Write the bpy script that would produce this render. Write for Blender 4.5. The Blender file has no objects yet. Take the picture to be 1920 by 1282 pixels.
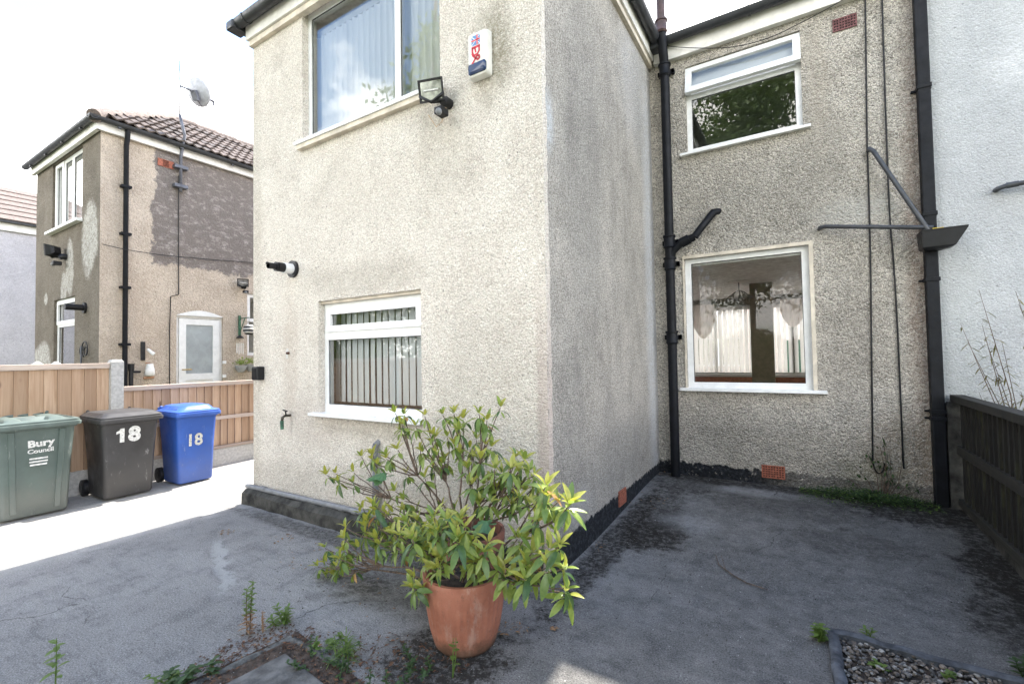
import bpy, bmesh, math, random
import numpy as np
from mathutils import Vector, Matrix
random.seed(7)
R = math.radians
S = bpy.context.scene
COL = S.collection

# ------------------------------------------------------------------ camera, sky, sun, exposure
YAW, PITCH, ROLL, FOC = -0.554189, 0.0296467, 0.0173020, 869.63      # solved from the vanishing points, pixels of a 1920 wide frame
CAMZ = 1.65
def _axes():
    cy, sy, cp, sp = math.cos(YAW), math.sin(YAW), math.cos(PITCH), math.sin(PITCH)
    f = Vector((sy*cp, cy*cp, sp)); r = Vector((cy, -sy, 0)); d = f.cross(r)
    cr, sr = math.cos(ROLL), math.sin(ROLL)
    return r*cr + d*sr, d*cr - r*sr, f
CR, CD, CF = _axes()
CAM0 = Vector((0, 0, CAMZ))
cam = bpy.data.cameras.new('camera'); cam.sensor_width = 36; cam.lens = FOC/1920*36
cam.clip_start = .05; cam.clip_end = 2000
camo = bpy.data.objects.new('camera', cam); COL.objects.link(camo)
M3 = Matrix((CR, -CD, -CF)).transposed()
camo.matrix_world = Matrix.Translation(CAM0) @ M3.to_4x4()
S.camera = camo
def ray(u, v): return CF + CR*((u-960)/FOC) + CD*((v-641)/FOC)
def atY(u, v, Y): d = ray(u, v); return CAM0 + d*(Y/d.y)
def atX(u, v, X): d = ray(u, v); return CAM0 + d*(X/d.x)
def atZ(u, v, Z): d = ray(u, v); return CAM0 + d*((Z-CAMZ)/d.z)

SUN_EL = R(57); TX = 0.045
L = Vector((TX, -1, 0)).normalized()*math.cos(SUN_EL) + Vector((0, 0, -math.sin(SUN_EL)))
sun = bpy.data.lights.new('sun', 'SUN'); sun.energy = 3.1; sun.angle = R(.6); sun.color = (1, .95, .87)
suno = bpy.data.objects.new('sun', sun); COL.objects.link(suno)
suno.rotation_euler = L.to_track_quat('-Z', 'Y').to_euler(); suno.location = (0, 0, 20)

W = bpy.data.worlds.new('World'); S.world = W; W.use_nodes = True
nt = W.node_tree; nt.nodes.clear()
def wn(t, **k):
    n = nt.nodes.new(t)
    for a, b in k.items(): setattr(n, a, b)
    return n
out = wn('ShaderNodeOutputWorld'); bg = wn('ShaderNodeBackground'); bg.inputs['Strength'].default_value = .14
sky = wn('ShaderNodeTexSky', sky_type='NISHITA'); sky.sun_disc = False
sky.sun_elevation = SUN_EL; sky.sun_rotation = R(-2.6); sky.dust_density = .7; sky.ozone_density = 1.2; sky.altitude = 80
tc = wn('ShaderNodeTexCoord'); sx = wn('ShaderNodeSeparateXYZ'); nt.links.new(tc.outputs['Generated'], sx.inputs[0])
ad = wn('ShaderNodeMath', operation='ADD'); nt.links.new(sx.outputs['Z'], ad.inputs[0]); ad.inputs[1].default_value = .28
mx = wn('ShaderNodeMath', operation='MAXIMUM'); nt.links.new(ad.outputs[0], mx.inputs[0]); mx.inputs[1].default_value = .12
dv = wn('ShaderNodeVectorMath', operation='DIVIDE'); nt.links.new(tc.outputs['Generated'], dv.inputs[0])
cb = wn('ShaderNodeCombineXYZ')
for i in range(3): nt.links.new(mx.outputs[0], cb.inputs[i])
nt.links.new(cb.outputs[0], dv.inputs[1])
no = wn('ShaderNodeTexNoise'); no.inputs['Scale'].default_value = 1.35; no.inputs['Detail'].default_value = 9; no.inputs['Roughness'].default_value = .56
mpg = wn('ShaderNodeMapping'); mpg.inputs['Location'].default_value = (3.1, 1.7, 0.4)
nt.links.new(dv.outputs[0], mpg.inputs[0]); nt.links.new(mpg.outputs[0], no.inputs['Vector'])
rp = wn('ShaderNodeValToRGB'); rp.color_ramp.elements[0].position = .47; rp.color_ramp.elements[1].position = .57
hz_ = wn('ShaderNodeMapRange'); nt.links.new(sx.outputs['Z'], hz_.inputs[0])                 # cloud banks thicken towards the horizon all round
for i_, q_ in enumerate((.34, .7, .075, -.07)): hz_.inputs[i_+1].default_value = q_
ca = wn('ShaderNodeMath', operation='ADD'); nt.links.new(no.outputs['Fac'], ca.inputs[0]); nt.links.new(hz_.outputs[0], ca.inputs[1])
nt.links.new(ca.outputs[0], rp.inputs[0])
mixc = wn('ShaderNodeMix', data_type='RGBA'); nt.links.new(rp.outputs[0], mixc.inputs[0])
nt.links.new(sky.outputs[0], mixc.inputs[6]); mixc.inputs[7].default_value = (11.8, 11.5, 11.0, 1)
nt.links.new(mixc.outputs[2], bg.inputs[0]); nt.links.new(bg.outputs[0], out.inputs[0])

S.view_settings.view_transform = 'Standard'; S.view_settings.look = 'None'
S.view_settings.gamma = 1; S.view_settings.use_curve_mapping = False
S.view_settings.exposure = 2.2
S.render.engine = 'CYCLES'
try:
    S.cycles.use_denoising = True; S.cycles.denoiser = 'OPENIMAGEDENOISE'
    S.cycles.max_bounces = 8; S.cycles.transparent_max_bounces = 12; S.cycles.sample_clamp_indirect = 8
except Exception: pass

# ------------------------------------------------------------------ materials
class NT:
    def __init__(s, name):
        s.m = bpy.data.materials.new(name); s.m.use_nodes = True; s.t = s.m.node_tree
        s.b = s.t.nodes['Principled BSDF']; s.geo = s.t.nodes.new('ShaderNodeNewGeometry'); s.pos = s.geo.outputs['Position']
    def n(s, t, **k):
        x = s.t.nodes.new(t)
        for a, b in k.items(): setattr(x, a, b)
        return x
    def put(s, sock, v):
        if isinstance(v, bpy.types.NodeSocket): s.t.links.new(v, sock)
        elif isinstance(v, (tuple, list)) and sock.type == 'RGBA' and len(v) == 3: sock.default_value = (*v, 1)
        else: sock.default_value = v
    def scale(s, vec, sc, loc=(0, 0, 0), rot=(0, 0, 0)):
        m = s.n('ShaderNodeMapping'); s.put(m.inputs[0], vec); m.inputs['Scale'].default_value = sc
        m.inputs['Location'].default_value = loc; m.inputs['Rotation'].default_value = rot; return m.outputs[0]
    def noise(s, sc, det=4, rough=.55, vec=None, dist=0):
        x = s.n('ShaderNodeTexNoise'); s.put(x.inputs['Vector'], vec or s.pos); x.inputs['Scale'].default_value = sc
        x.inputs['Detail'].default_value = det; x.inputs['Roughness'].default_value = rough; x.inputs['Distortion'].default_value = dist
        return x.outputs['Fac']
    def vor(s, sc, vec=None, feature='F1', out='Distance', rnd=1):
        x = s.n('ShaderNodeTexVoronoi', feature=feature); s.put(x.inputs['Vector'], vec or s.pos); x.inputs['Scale'].default_value = sc
        x.inputs['Randomness'].default_value = rnd
        return x.outputs[out]
    def ramp(s, v, a, b, lo=0, hi=1):
        x = s.n('ShaderNodeMapRange', interpolation_type='SMOOTHSTEP'); s.put(x.inputs[0], v)
        for i, q in enumerate((a, b, lo, hi)): x.inputs[i+1].default_value = q
        return x.outputs[0]
    def math(s, op, a, b=0.0, c=None):
        x = s.n('ShaderNodeMath', operation=op); s.put(x.inputs[0], a); s.put(x.inputs[1], b)
        if c is not None: s.put(x.inputs[2], c)
        return x.outputs[0]
    def mix(s, f, a, b, mode='MIX'):
        x = s.n('ShaderNodeMix', data_type='RGBA', blend_type=mode); s.put(x.inputs[0], f); s.put(x.inputs[6], a); s.put(x.inputs[7], b); return x.outputs[2]
    def xyz(s, vec=None):
        x = s.n('ShaderNodeSeparateXYZ'); s.put(x.inputs[0], vec or s.pos); return x.outputs
    def blob(s, c, r, edge=.35, dist=.5, nz=None):
        """soft-edged stain round the place c with radii r, its rim broken by noise"""
        v = s.scale(s.pos, tuple(1/q for q in r), tuple(-a/b for a, b in zip(c, r)))
        x = s.n('ShaderNodeVectorMath', operation='LENGTH'); s.put(x.inputs[0], v)
        n_ = nz if nz is not None else s.noise(5, 6, .65)
        d = s.math('ADD', x.outputs['Value'], s.math('MULTIPLY', s.math('SUBTRACT', n_, .5), dist*2))
        g = s.ramp(d, 1-edge, 1+edge, 1, 0)
        if not hasattr(s, 'brk'): s.brk = s.ramp(s.noise(24, 6, .75), .36, .62)
        return s.math('MULTIPLY', g, s.math('ADD', s.math('MULTIPLY', s.brk, .75), s.math('MULTIPLY', g, .3)))
    def bump(s, h, dist=.01, strength=1):
        x = s.n('ShaderNodeBump'); s.put(x.inputs['Height'], h); x.inputs['Distance'].default_value = dist; x.inputs['Strength'].default_value = strength
        s.t.links.new(x.outputs[0], s.b.inputs['Normal'])
    def col(s, c): s.put(s.b.inputs['Base Color'], c)
    def rough(s, v): s.put(s.b.inputs['Roughness'], v)

def plain(name, c, rough=.5, metal=0, var=.12, sc=14, bump=0, spec=.5):
    k = NT(name); n_ = k.noise(sc, 5, .6)
    d = tuple(q*(1-var*1.6) for q in c); u = tuple(min(1, q*(1+var)) for q in c)
    k.col(k.mix(k.ramp(n_, .3, .7), d, u)); k.rough(k.ramp(k.noise(sc*2.3, 3), .3, .7, max(0, rough-.08), min(1, rough+.1)))
    k.b.inputs['Metallic'].default_value = metal; k.b.inputs['Specular IOR Level'].default_value = spec
    if bump: k.bump(k.noise(sc*6, 4), bump, 1)
    return k.m

def roughcast(name, lo, hi, speck, speck_amt, stain, stain_amt, streak=0, bump=.012, extra=None, size=62, band=None, pale=None):
    k = NT(name)
    p = k.pos
    wob = k.noise(9, 3)
    g1 = k.vor(size, p); g2 = k.vor(size*2.1, k.scale(p, (1, 1, 1), (3.3, 1.2, 7.7))); fine = k.noise(150, 3, .6); mid = k.noise(28, 4, .6)
    cell = k.vor(size, p, out='Color'); cs = k.n('ShaderNodeSeparateColor'); k.put(cs.inputs[0], cell)
    base = k.mix(k.ramp(k.noise(2.3, 6, .6), .3, .72), lo, hi)
    base = k.mix(k.math('MULTIPLY', k.ramp(cs.outputs[0], .35, 1), .32), base, tuple(min(1, q*1.28) for q in hi))
    base = k.mix(k.math('MULTIPLY', k.ramp(cs.outputs[1], .45, 1), .5*speck_amt), base, speck)
    sp = k.ramp(k.math('ADD', k.noise(75, 4, .7), k.math('MULTIPLY', k.math('SUBTRACT', k.noise(2.7, 5, .6), .5), .55)), .55, .68)
    base = k.mix(k.math('MULTIPLY', sp, speck_amt), base, speck)
    dots = k.ramp(k.vor(34, k.scale(p, (1, 1, 1), (4.4, 2.1, .6))), .1, .2, 1, 0)
    base = k.mix(k.math('MULTIPLY', dots, .6*speck_amt + .18), base, tuple(q*.6 for q in speck))
    grain = k.noise(105, 2, .5)
    base = k.mix(k.math('MULTIPLY', k.ramp(grain, .5, .64), .28 + .45*speck_amt), base, speck)
    base = k.mix(k.math('MULTIPLY', k.ramp(grain, .46, .34), .35), base, tuple(min(1, q*1.35) for q in hi))
    pit = k.ramp(k.vor(8.5, k.scale(p, (1, 1, 1), (1.7, .3, 5.2))), .05, .1, 1, 0)
    base = k.mix(k.math('MULTIPLY', pit, .55), base, tuple(q*.35 for q in speck))
    st = k.ramp(k.noise(.9, 7, .66, k.scale(p, (1.4, 1.4, .75), (2, 5, 1))), .5, .72)
    brk_ = k.math('ADD', k.math('MULTIPLY', k.ramp(k.noise(21, 6, .78), .38, .6), .75), .25); base = k.mix(k.math('MULTIPLY', k.math('MULTIPLY', st, brk_), stain_amt*1.25), base, stain)
    if streak:
        sv = k.ramp(k.noise(4.5, 6, .7, k.scale(p, (1, 1, .16))), .48, .74)
        base = k.mix(k.math('MULTIPLY', k.math('MULTIPLY', sv, brk_), streak*1.2), base, stain)
    z = k.xyz()[2]
    if extra: base = extra(k, base)
    if band:
        edge = k.math('ADD', z, k.math('MULTIPLY', k.math('SUBTRACT', k.noise(11, 6, .7), .5), .16))
        bm_ = k.ramp(edge, band[0]-.012, band[0]+.012, 1, 0)
        if len(band) > 2: bm_ = k.math('MULTIPLY', bm_, band[2](k))
        base = k.mix(bm_, base, k.mix(k.ramp(k.noise(22, 5, .7), .42, .75), band[1], tuple(q*2.6+.02 for q in band[1])))
    k.col(base); k.rough(.92); k.b.inputs['Specular IOR Level'].default_value = .25
    h = k.math('ADD', k.math('MULTIPLY', g1, -.9), k.math('MULTIPLY', g2, -.5))
    h = k.math('ADD', h, k.math('ADD', k.math('MULTIPLY', mid, 1.3), k.math('MULTIPLY', fine, .5)))
    k.bump(h, bump, 1)
    return k.m

def ex_A(k, b):
    nz = k.noise(6, 7, .7)
    for c, r, s_, col in (((-3.6, 3.05, 2.42), (.85, .5, .16), .3, (.25, .22, .17)), ((-2.55, 3.05, 3.55), (.3, .5, .5), .22, (.3, .27, .2)),
                          ((-2.02, 3.05, 4.1), (.2, .5, .42), .75, (.24, .215, .145)), ((-4.75, 3.05, 1.7), (.14, .5, .7), .3, (.36, .25, .17)),
                          ((-4.3, 3.05, 1.0), (.5, .5, .28), .35, (.42, .34, .3)), ((-5.44, 3.05, 2.5), (.14, .5, 2.8), .35, (.34, .3, .22)), ((-4.0, 3.05, .35), (1.6, .5, .22), .3, (.3, .26, .2)),
                          ((-3.4, 3.05, .98), (.9, .5, .1), .4, (.3, .26, .2)), ((-2.1, 3.05, 1.2), (.5, .5, 1.0), .25, (.36, .33, .28))):
        b = k.mix(k.math('MULTIPLY', k.blob(c, r, .45, .6, nz), s_), b, col)
    x = k.xyz()[0]                                                    # smoother pinkish mortar strip down the corner
    st = k.math('MULTIPLY', k.ramp(k.math('ADD', x, k.math('MULTIPLY', nz, .08)), -1.66, -1.6), k.ramp(k.xyz()[2], 1.2, 2.6, 1, 0))
    return k.mix(k.math('MULTIPLY', st, .6), b, (.5, .4, .36))
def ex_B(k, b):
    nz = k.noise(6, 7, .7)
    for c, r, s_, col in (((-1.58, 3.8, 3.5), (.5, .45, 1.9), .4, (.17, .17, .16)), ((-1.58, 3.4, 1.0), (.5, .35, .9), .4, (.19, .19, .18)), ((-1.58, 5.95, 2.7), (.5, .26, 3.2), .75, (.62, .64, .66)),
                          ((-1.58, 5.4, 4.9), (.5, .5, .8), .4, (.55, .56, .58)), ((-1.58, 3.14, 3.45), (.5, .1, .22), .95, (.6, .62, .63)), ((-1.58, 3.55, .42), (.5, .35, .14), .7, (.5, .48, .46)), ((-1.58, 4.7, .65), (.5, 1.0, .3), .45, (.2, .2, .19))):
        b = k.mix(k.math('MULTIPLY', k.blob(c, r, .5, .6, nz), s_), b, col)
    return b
def ex_C(k, b):
    nz = k.noise(6, 7, .7)
    for c, r, s_, col in (((.55, 6.15, 3.15), (.4, .5, .14), .85, (.62, .6, .55)), ((-.3, 6.15, 3.3), (.9, .5, .55), .35, (.24, .23, .2)), ((.45, 6.15, 1.7), (.28, .5, .8), .45, (.24, .22, .19)),
                          ((.2, 6.15, 3.9), (.28, .5, .6), .35, (.26, .24, .2)), ((1.08, 6.15, 2.6), (.13, .5, 2.8), .55, (.3, .2, .15)), ((.9, 6.15, .55), (.35, .5, .35), .5, (.34, .26, .18)),
                          ((-.5, 6.15, .55), (1.0, .5, .3), .3, (.27, .25, .21)), ((.6, 6.15, .3), (.3, .5, .25), .35, (.2, .2, .1)), ((.27, 6.15, 4.6), (.1, .5, .7), .4, (.52, .45, .36)), ((-.1, 6.15, 4.1), (1.1, .5, .1), .4, (.5, .46, .4))):
        b = k.mix(k.math('MULTIPLY', k.blob(c, r, .45, .6, nz), s_), b, col)
    return b
def band_mask_C(k):
    x = k.xyz()[0]
    return k.math('MULTIPLY', k.ramp(k.math('ADD', x, k.math('MULTIPLY', k.noise(13, 6, .8), .9)), -.1, .55, 1, .55), k.ramp(k.noise(16, 5, .75), .3, .42))
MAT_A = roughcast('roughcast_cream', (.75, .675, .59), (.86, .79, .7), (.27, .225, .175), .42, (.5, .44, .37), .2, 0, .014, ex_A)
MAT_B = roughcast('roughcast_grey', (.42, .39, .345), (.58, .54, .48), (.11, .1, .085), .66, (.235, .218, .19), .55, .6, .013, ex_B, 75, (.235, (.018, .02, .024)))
MAT_C = roughcast('roughcast_weathered', (.62, .565, .49), (.77, .71, .625), (.14, .125, .1), .78, (.33, .3, .25), .55, .25, .03, ex_C, 46, (.27, (.018, .02, .024), band_mask_C))
def ex_W(k, b):
    nz = k.noise(4, 6, .6)
    for c, r, s_, col in (((2.0, 6.15, 4.3), (.35, .5, .3), .7, (.62, .625, .635)), ((1.9, 6.15, 3.2), (.7, .5, .6), .35, (.36, .36, .365)), ((1.35, 6.15, 1.5), (.2, .5, 1.2), .3, (.34, .36, .33))):
        b = k.mix(k.math('MULTIPLY', k.blob(c, r, .5, .5, nz), s_), b, col)
    return b
MAT_W = roughcast('painted_render_white', (.39, .4, .41), (.47, .48, .49), (.33, .335, .34), .25, (.34, .345, .36), .5, .25, .006, ex_W, 50)
def ex_NS(k, b):
    z = k.xyz()
    nz = k.noise(3.2, 6, .7)
    yy = k.math('ADD', z[1], k.math('MULTIPLY', k.math('SUBTRACT', nz, .5), .45)); zz = k.math('ADD', z[2], k.math('MULTIPLY', k.math('SUBTRACT', nz, .5), .5))
    m = k.math('MULTIPLY', k.ramp(yy, 3.56, 3.6), k.ramp(zz, 3.36, 3.42))
    dark = k.mix(k.ramp(k.noise(9, 7, .8, k.scale(k.pos, (1, .8, 1.5))), .48, .68), (.17, .148, .138), (.4, .36, .335))
    return k.mix(k.math('MULTIPLY', m, .9), b, dark)
MAT_NS = roughcast('roughcast_brown_lit', (.5, .42, .34), (.64, .55, .455), (.26, .2, .15), .55, (.45, .35, .27), .35, .15, .014, ex_NS, 40)  # side wall's bounce light put into its colour; same render as the rear
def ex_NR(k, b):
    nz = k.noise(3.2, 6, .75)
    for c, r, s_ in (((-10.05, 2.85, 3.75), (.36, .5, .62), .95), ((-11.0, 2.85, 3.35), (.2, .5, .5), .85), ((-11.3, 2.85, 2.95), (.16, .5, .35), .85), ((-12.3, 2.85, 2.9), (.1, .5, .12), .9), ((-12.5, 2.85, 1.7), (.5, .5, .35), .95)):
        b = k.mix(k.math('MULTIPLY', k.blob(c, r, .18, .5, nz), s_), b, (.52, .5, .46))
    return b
MAT_NR = roughcast('roughcast_brown_shaded', (.155, .132, .104), (.235, .205, .165), (.08, .066, .05), .6, (.13, .11, .085), .4, .2, .014, ex_NR, 40)  # darker version of the side wall's render, the rear's shade in its colour
MAT_FAR = roughcast('render_lilac_grey', (.42, .4, .42), (.5, .48, .5), (.3, .28, .3), .3, (.4, .37, .4), .3, .1, .01, None, 30)

UPVC = plain('upvc_white', (.78, .78, .77), .35, 0, .05, 9)
PAINTW = plain('white_gloss_board', (.72, .7, .66), .5, 0, .1, 5)
CREAM = plain('cream_painted_board', (.62, .55, .45), .6, 0, .15, 6)
GUTTER = plain('grey_black_gutter', (.03, .032, .037), .42, 0, .2, 6)
BLACKP = plain('black_pipe_paint', (.006, .007, .01), .55, 0, .25, 8, .0012, .22)
RUSTP = plain('red_oxide_pipe', (.075, .042, .04), .6, 0, .3, 10, .002)
BLACK = plain('black_plastic', (.009, .009, .011), .45, 0, .2, 14, 0, .35)
GREYP = plain('grey_waste_pipe', (.2, .205, .215), .45, 0, .15, 12)
BRICK = plain('terracotta_air_brick', (.36, .12, .075), .85, 0, .25, 40, .002)
BRICKP = plain('purple_air_brick', (.17, .075, .075), .85, 0, .3, 40, .002)
GREENP0 = plain('bottle_green_door', (.03, .09, .06), .4)
DARK = plain('painted_hole_shade', (.01, .01, .011), .9)
ROOM = plain('room_plaster', (.88, .84, .8), .8)
CEIL = plain('ceiling_white', (.92, .9, .88), .8)
FLOORM = plain('red_carpet', (.74, .6, .52), .9)
PIER = plain('dark_wood_pier', (.24, .2, .155), .6)
def fabric(name, c, tr=.5):
    k = NT(name); k.col(c); k.rough(.85)
    t = k.n('ShaderNodeBsdfTranslucent'); k.put(t.inputs[0], c); mxs = k.n('ShaderNodeMixShader'); mxs.inputs[0].default_value = tr
    o = [n for n in k.t.nodes if n.type == 'OUTPUT_MATERIAL'][0]
    k.t.links.new(k.b.outputs[0], mxs.inputs[1]); k.t.links.new(t.outputs[0], mxs.inputs[2]); k.t.links.new(mxs.outputs[0], o.inputs[0]); return k.m
SLATW = fabric('blind_fabric_white', (.88, .9, .93), .08); SLATB = fabric('backlit_blind_fabric', (.95, .95, .93), .8)
SLATG = fabric('blind_fabric_grey', (.84, .86, .88), .08)
NET = fabric('net_curtain', (.8, .74, .69), .5)
def glass(name, gain=3.0, tint=(.95, .97, .965), frost=0):
    k = NT(name); t = k.t; o = [n for n in t.nodes if n.type == 'OUTPUT_MATERIAL'][0]
    fr = k.n('ShaderNodeFresnel'); fr.inputs[0].default_value = 1.5
    f = k.math('MINIMUM', k.math('MULTIPLY', fr.outputs[0], gain), 1.0)
    tr = k.n('ShaderNodeBsdfTransparent'); tr.inputs[0].default_value = (*tint, 1)
    gl = k.n('ShaderNodeBsdfGlossy'); gl.inputs['Roughness'].default_value = frost
    b = k.n('ShaderNodeBump'); b.inputs['Distance'].default_value = .003; b.inputs['Strength'].default_value = .045; k.put(b.inputs['Height'], k.noise(1.6, 1.5, .4))
    t.links.new(b.outputs[0], gl.inputs['Normal'])
    m = k.n('ShaderNodeMixShader'); k.put(m.inputs[0], f); t.links.new(tr.outputs[0], m.inputs[1]); t.links.new(gl.outputs[0], m.inputs[2]); t.links.new(m.outputs[0], o.inputs[0])
    return k.m
GLASS = glass('window_glass'); CLEAR = glass('clear_glass', 1.0, (.97, .98, .97)); PLATE = glass('plate_glass', 1.0, (.985, .985, .98))
FROST = plain('frosted_glass', (.33, .36, .37), .25, 0, .08, 3)

def wood(name, lo, hi, knot, axis_scale=(9, 9, .5), green=None):
    k = NT(name); oi = k.n('ShaderNodeObjectInfo'); rnd = oi.outputs['Random']
    off = k.n('ShaderNodeCombineXYZ'); k.put(off.inputs[2], k.math('MULTIPLY', rnd, 37.0)); k.put(off.inputs[0], k.math('MULTIPLY', rnd, 11.0))
    v = k.n('ShaderNodeVectorMath', operation='ADD'); k.put(v.inputs[0], k.pos); k.put(v.inputs[1], off.outputs[0])
    vv = k.scale(v.outputs[0], axis_scale)
    g = k.noise(3.0, 6, .65, vv, .6)
    c = k.mix(k.ramp(g, .3, .7), lo, hi)
    c = k.mix(k.math('MULTIPLY', k.math('POWER', rnd, 1.5), .75), c, tuple(q*.62 for q in lo))
    kn = k.ramp(k.vor(3.2, k.scale(v.outputs[0], (1, 1, .55))), .05, .12, 1, 0)
    c = k.mix(k.math('MULTIPLY', kn, .75), c, knot)
    if green: c = k.mix(k.math('MULTIPLY', k.ramp(k.noise(3, 5, .7, k.scale(v.outputs[0], (4, 4, .6))), .5, .7), .8), c, green)
    k.col(c); k.rough(.8); k.bump(g, .004, .8); return k.m
WOODN = wood('larch_boards', (.4, .255, .16), (.56, .4, .28), (.11, .055, .035))
WOODC = wood('fence_cap_wood', (.42, .33, .27), (.6, .5, .43), (.2, .13, .1), (.5, .5, 9))
WOODD = wood('dark_stained_boards', (.009, .008, .007), (.022, .02, .015), (.004, .004, .004), (9, 9, .5), (.042, .042, .018))
WOODR = wood('dark_fence_rails', (.016, .014, .012), (.036, .033, .027), (.012, .012, .012), (9, .5, 9), (.035, .038, .022))
CONCP = plain('pale_concrete_post', (.46, .45, .43), .9, 0, .12, 30, .004)
CONCD = plain('mossy_dark_concrete', (.05, .048, .042), .95, 0, .5, 7, .008)
EDGE = plain('slate_grey_edging', (.075, .08, .09), .85, 0, .35, 12, .005)
TERRA = None

def concrete_mat():
    k = NT('brushed_concrete'); p = k.pos
    big = k.noise(.75, 7, .62); mid = k.noise(5, 7, .7); fine = k.noise(105, 4, .7); gr = k.noise(220, 2, .6)
    c = k.mix(k.ramp(big, .32, .7), (.28, .272, .262), (.4, .39, .376))
    c = k.mix(k.math('MULTIPLY', k.ramp(mid, .46, .66), .6), c, (.13, .129, .13))
    c = k.mix(k.math('MULTIPLY', k.ramp(fine, .5, .62), .7), c, (.46, .455, .45))
    c = k.mix(k.math('MULTIPLY', k.ramp(fine, .48, .38), .6), c, (.09, .088, .088)); agg = k.noise(30, 5, .75); c = k.mix(k.math('MULTIPLY', k.ramp(agg, .56, .66), .3), c, (.12, .118, .118)); c = k.mix(k.math('MULTIPLY', k.ramp(agg, .44, .34), .25), c, (.42, .415, .41)); c = k.mix(k.math('MULTIPLY', k.ramp(gr, .52, .62), .55), c, (.1, .098, .1))
    lines = k.noise(3.2, 6, .75, k.scale(p, (1.6, 9, 1), (0, 0, 0), (0, 0, .12)))
    xm = k.ramp(k.xyz()[0], -2.2, -1.2); c = k.mix(k.math('MULTIPLY', k.math('MULTIPLY', k.ramp(lines, .5, .7), k.ramp(k.noise(1.1, 4), .36, .56)), .5), c, (.13, .13, .133))
    wear = k.ramp(k.noise(3.5, 7, .75, k.scale(p, (1, 2.2, 1), (0, 0, 0), (0, 0, .3))), .6, .72)
    c = k.mix(k.math('MULTIPLY', wear, .4), c, (.46, .46, .455))
    x, y, z = k.xyz()
    c = k.mix(k.math('MULTIPLY', k.ramp(x, -5.2, -5.6), .75), c, k.mix(k.ramp(k.noise(4, 6), .3, .7), (.4, .385, .36), (.52, .505, .48)))
    darker_x = k.math('MULTIPLY', k.ramp(k.math('ADD', x, k.math('MULTIPLY', k.noise(1.4, 6, .7), 1.6)), -1.5, .4), .62); c = k.mix(darker_x, c, k.mix(k.ramp(k.noise(9, 7, .75), .4, .65), (.3, .29, .27), (.62, .6, .57)), 'MULTIPLY')  # multiplies the concrete darker towards the right of the yard
    nz = k.noise(7, 7, .72); nz2 = k.noise(2.5, 6, .7)
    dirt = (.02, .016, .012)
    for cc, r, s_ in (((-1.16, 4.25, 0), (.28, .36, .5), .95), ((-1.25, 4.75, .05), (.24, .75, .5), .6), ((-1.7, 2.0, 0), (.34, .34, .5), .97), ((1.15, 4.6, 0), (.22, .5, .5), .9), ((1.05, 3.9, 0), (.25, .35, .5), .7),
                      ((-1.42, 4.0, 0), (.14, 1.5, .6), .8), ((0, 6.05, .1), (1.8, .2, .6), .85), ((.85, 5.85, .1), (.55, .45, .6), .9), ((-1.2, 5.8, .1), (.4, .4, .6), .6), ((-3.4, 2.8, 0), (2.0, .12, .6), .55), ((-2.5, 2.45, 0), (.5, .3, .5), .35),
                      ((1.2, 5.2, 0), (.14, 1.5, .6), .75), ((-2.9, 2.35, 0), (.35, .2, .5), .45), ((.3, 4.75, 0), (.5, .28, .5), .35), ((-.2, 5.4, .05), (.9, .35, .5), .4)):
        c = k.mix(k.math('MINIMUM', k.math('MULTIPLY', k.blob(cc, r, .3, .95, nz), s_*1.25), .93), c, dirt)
    for cc, r, s_ in (((-.5, 5.75, .08), (.4, .14, .5), .35), ((-.95, 4.6, .05), (.3, .2, .5), .3)):
        c = k.mix(k.math('MULTIPLY', k.blob(cc, r, .5, .9, nz2), s_), c, (.5, .5, .5))
    xw = k.math('ADD', x, k.math('MULTIPLY', k.math('SUBTRACT', nz2, .5), .9)); ln = k.math('ABSOLUTE', k.math('ADD', k.math('SUBTRACT', y, 1.97), k.math('MULTIPLY', k.math('ADD', xw, 4.0), .42)))
    ln = k.math('MULTIPLY', k.ramp(k.math('ADD', ln, k.math('MULTIPLY', k.math('SUBTRACT', nz, .5), .16)), .015, .07, 1, 0), k.math('MULTIPLY', k.ramp(x, -4.75, -4.4), k.ramp(x, -3.4, -3.7)))
    c = k.mix(k.math('MULTIPLY', ln, .6), c, (.5, .5, .495))
    wv = k.n('ShaderNodeVectorMath', operation='ADD'); k.put(wv.inputs[0], p); nv = k.n('ShaderNodeTexNoise'); nv.inputs['Scale'].default_value = 1.6; nv.inputs['Detail'].default_value = 7; k.put(nv.inputs['Vector'], p); sv_ = k.n('ShaderNodeVectorMath', operation='SCALE'); k.put(sv_.inputs[0], nv.outputs['Color']); sv_.inputs['Scale'].default_value = .7; k.put(wv.inputs[1], sv_.outputs[0])
    ck = k.math('MULTIPLY', k.ramp(k.vor(.42, wv.outputs[0], 'DISTANCE_TO_EDGE'), 0.0008, .0026, 1, 0), k.ramp(k.noise(.8, 3), .5, .58)); c = k.mix(k.math('MULTIPLY', ck, .6), c, (.03, .028, .025))
    lit = k.ramp(k.noise(38, 4, .75), .63, .68)
    c = k.mix(k.math('MULTIPLY', lit, .5), c, (.05, .042, .035))
    k.col(c); k.rough(.88); k.b.inputs['Specular IOR Level'].default_value = .3
    h = k.math('ADD', k.math('ADD', k.math('MULTIPLY', fine, 1.0), k.math('MULTIPLY', gr, .6)), k.math('ADD', k.math('MULTIPLY', lines, .9), k.math('MULTIPLY', mid, 1.2)))
    k.bump(h, .012, 1); return k.m
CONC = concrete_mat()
SOIL = plain('dark_soil', (.05, .036, .026), .95, 0, .5, 18, .02)
GRASSG = plain('far_ground_grass', (.09, .1, .05), .95, 0, .4, 3, .02)
SLAB = plain('grey_paving_flag', (.12, .115, .108), .92, 0, .35, 9, .006)

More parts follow.
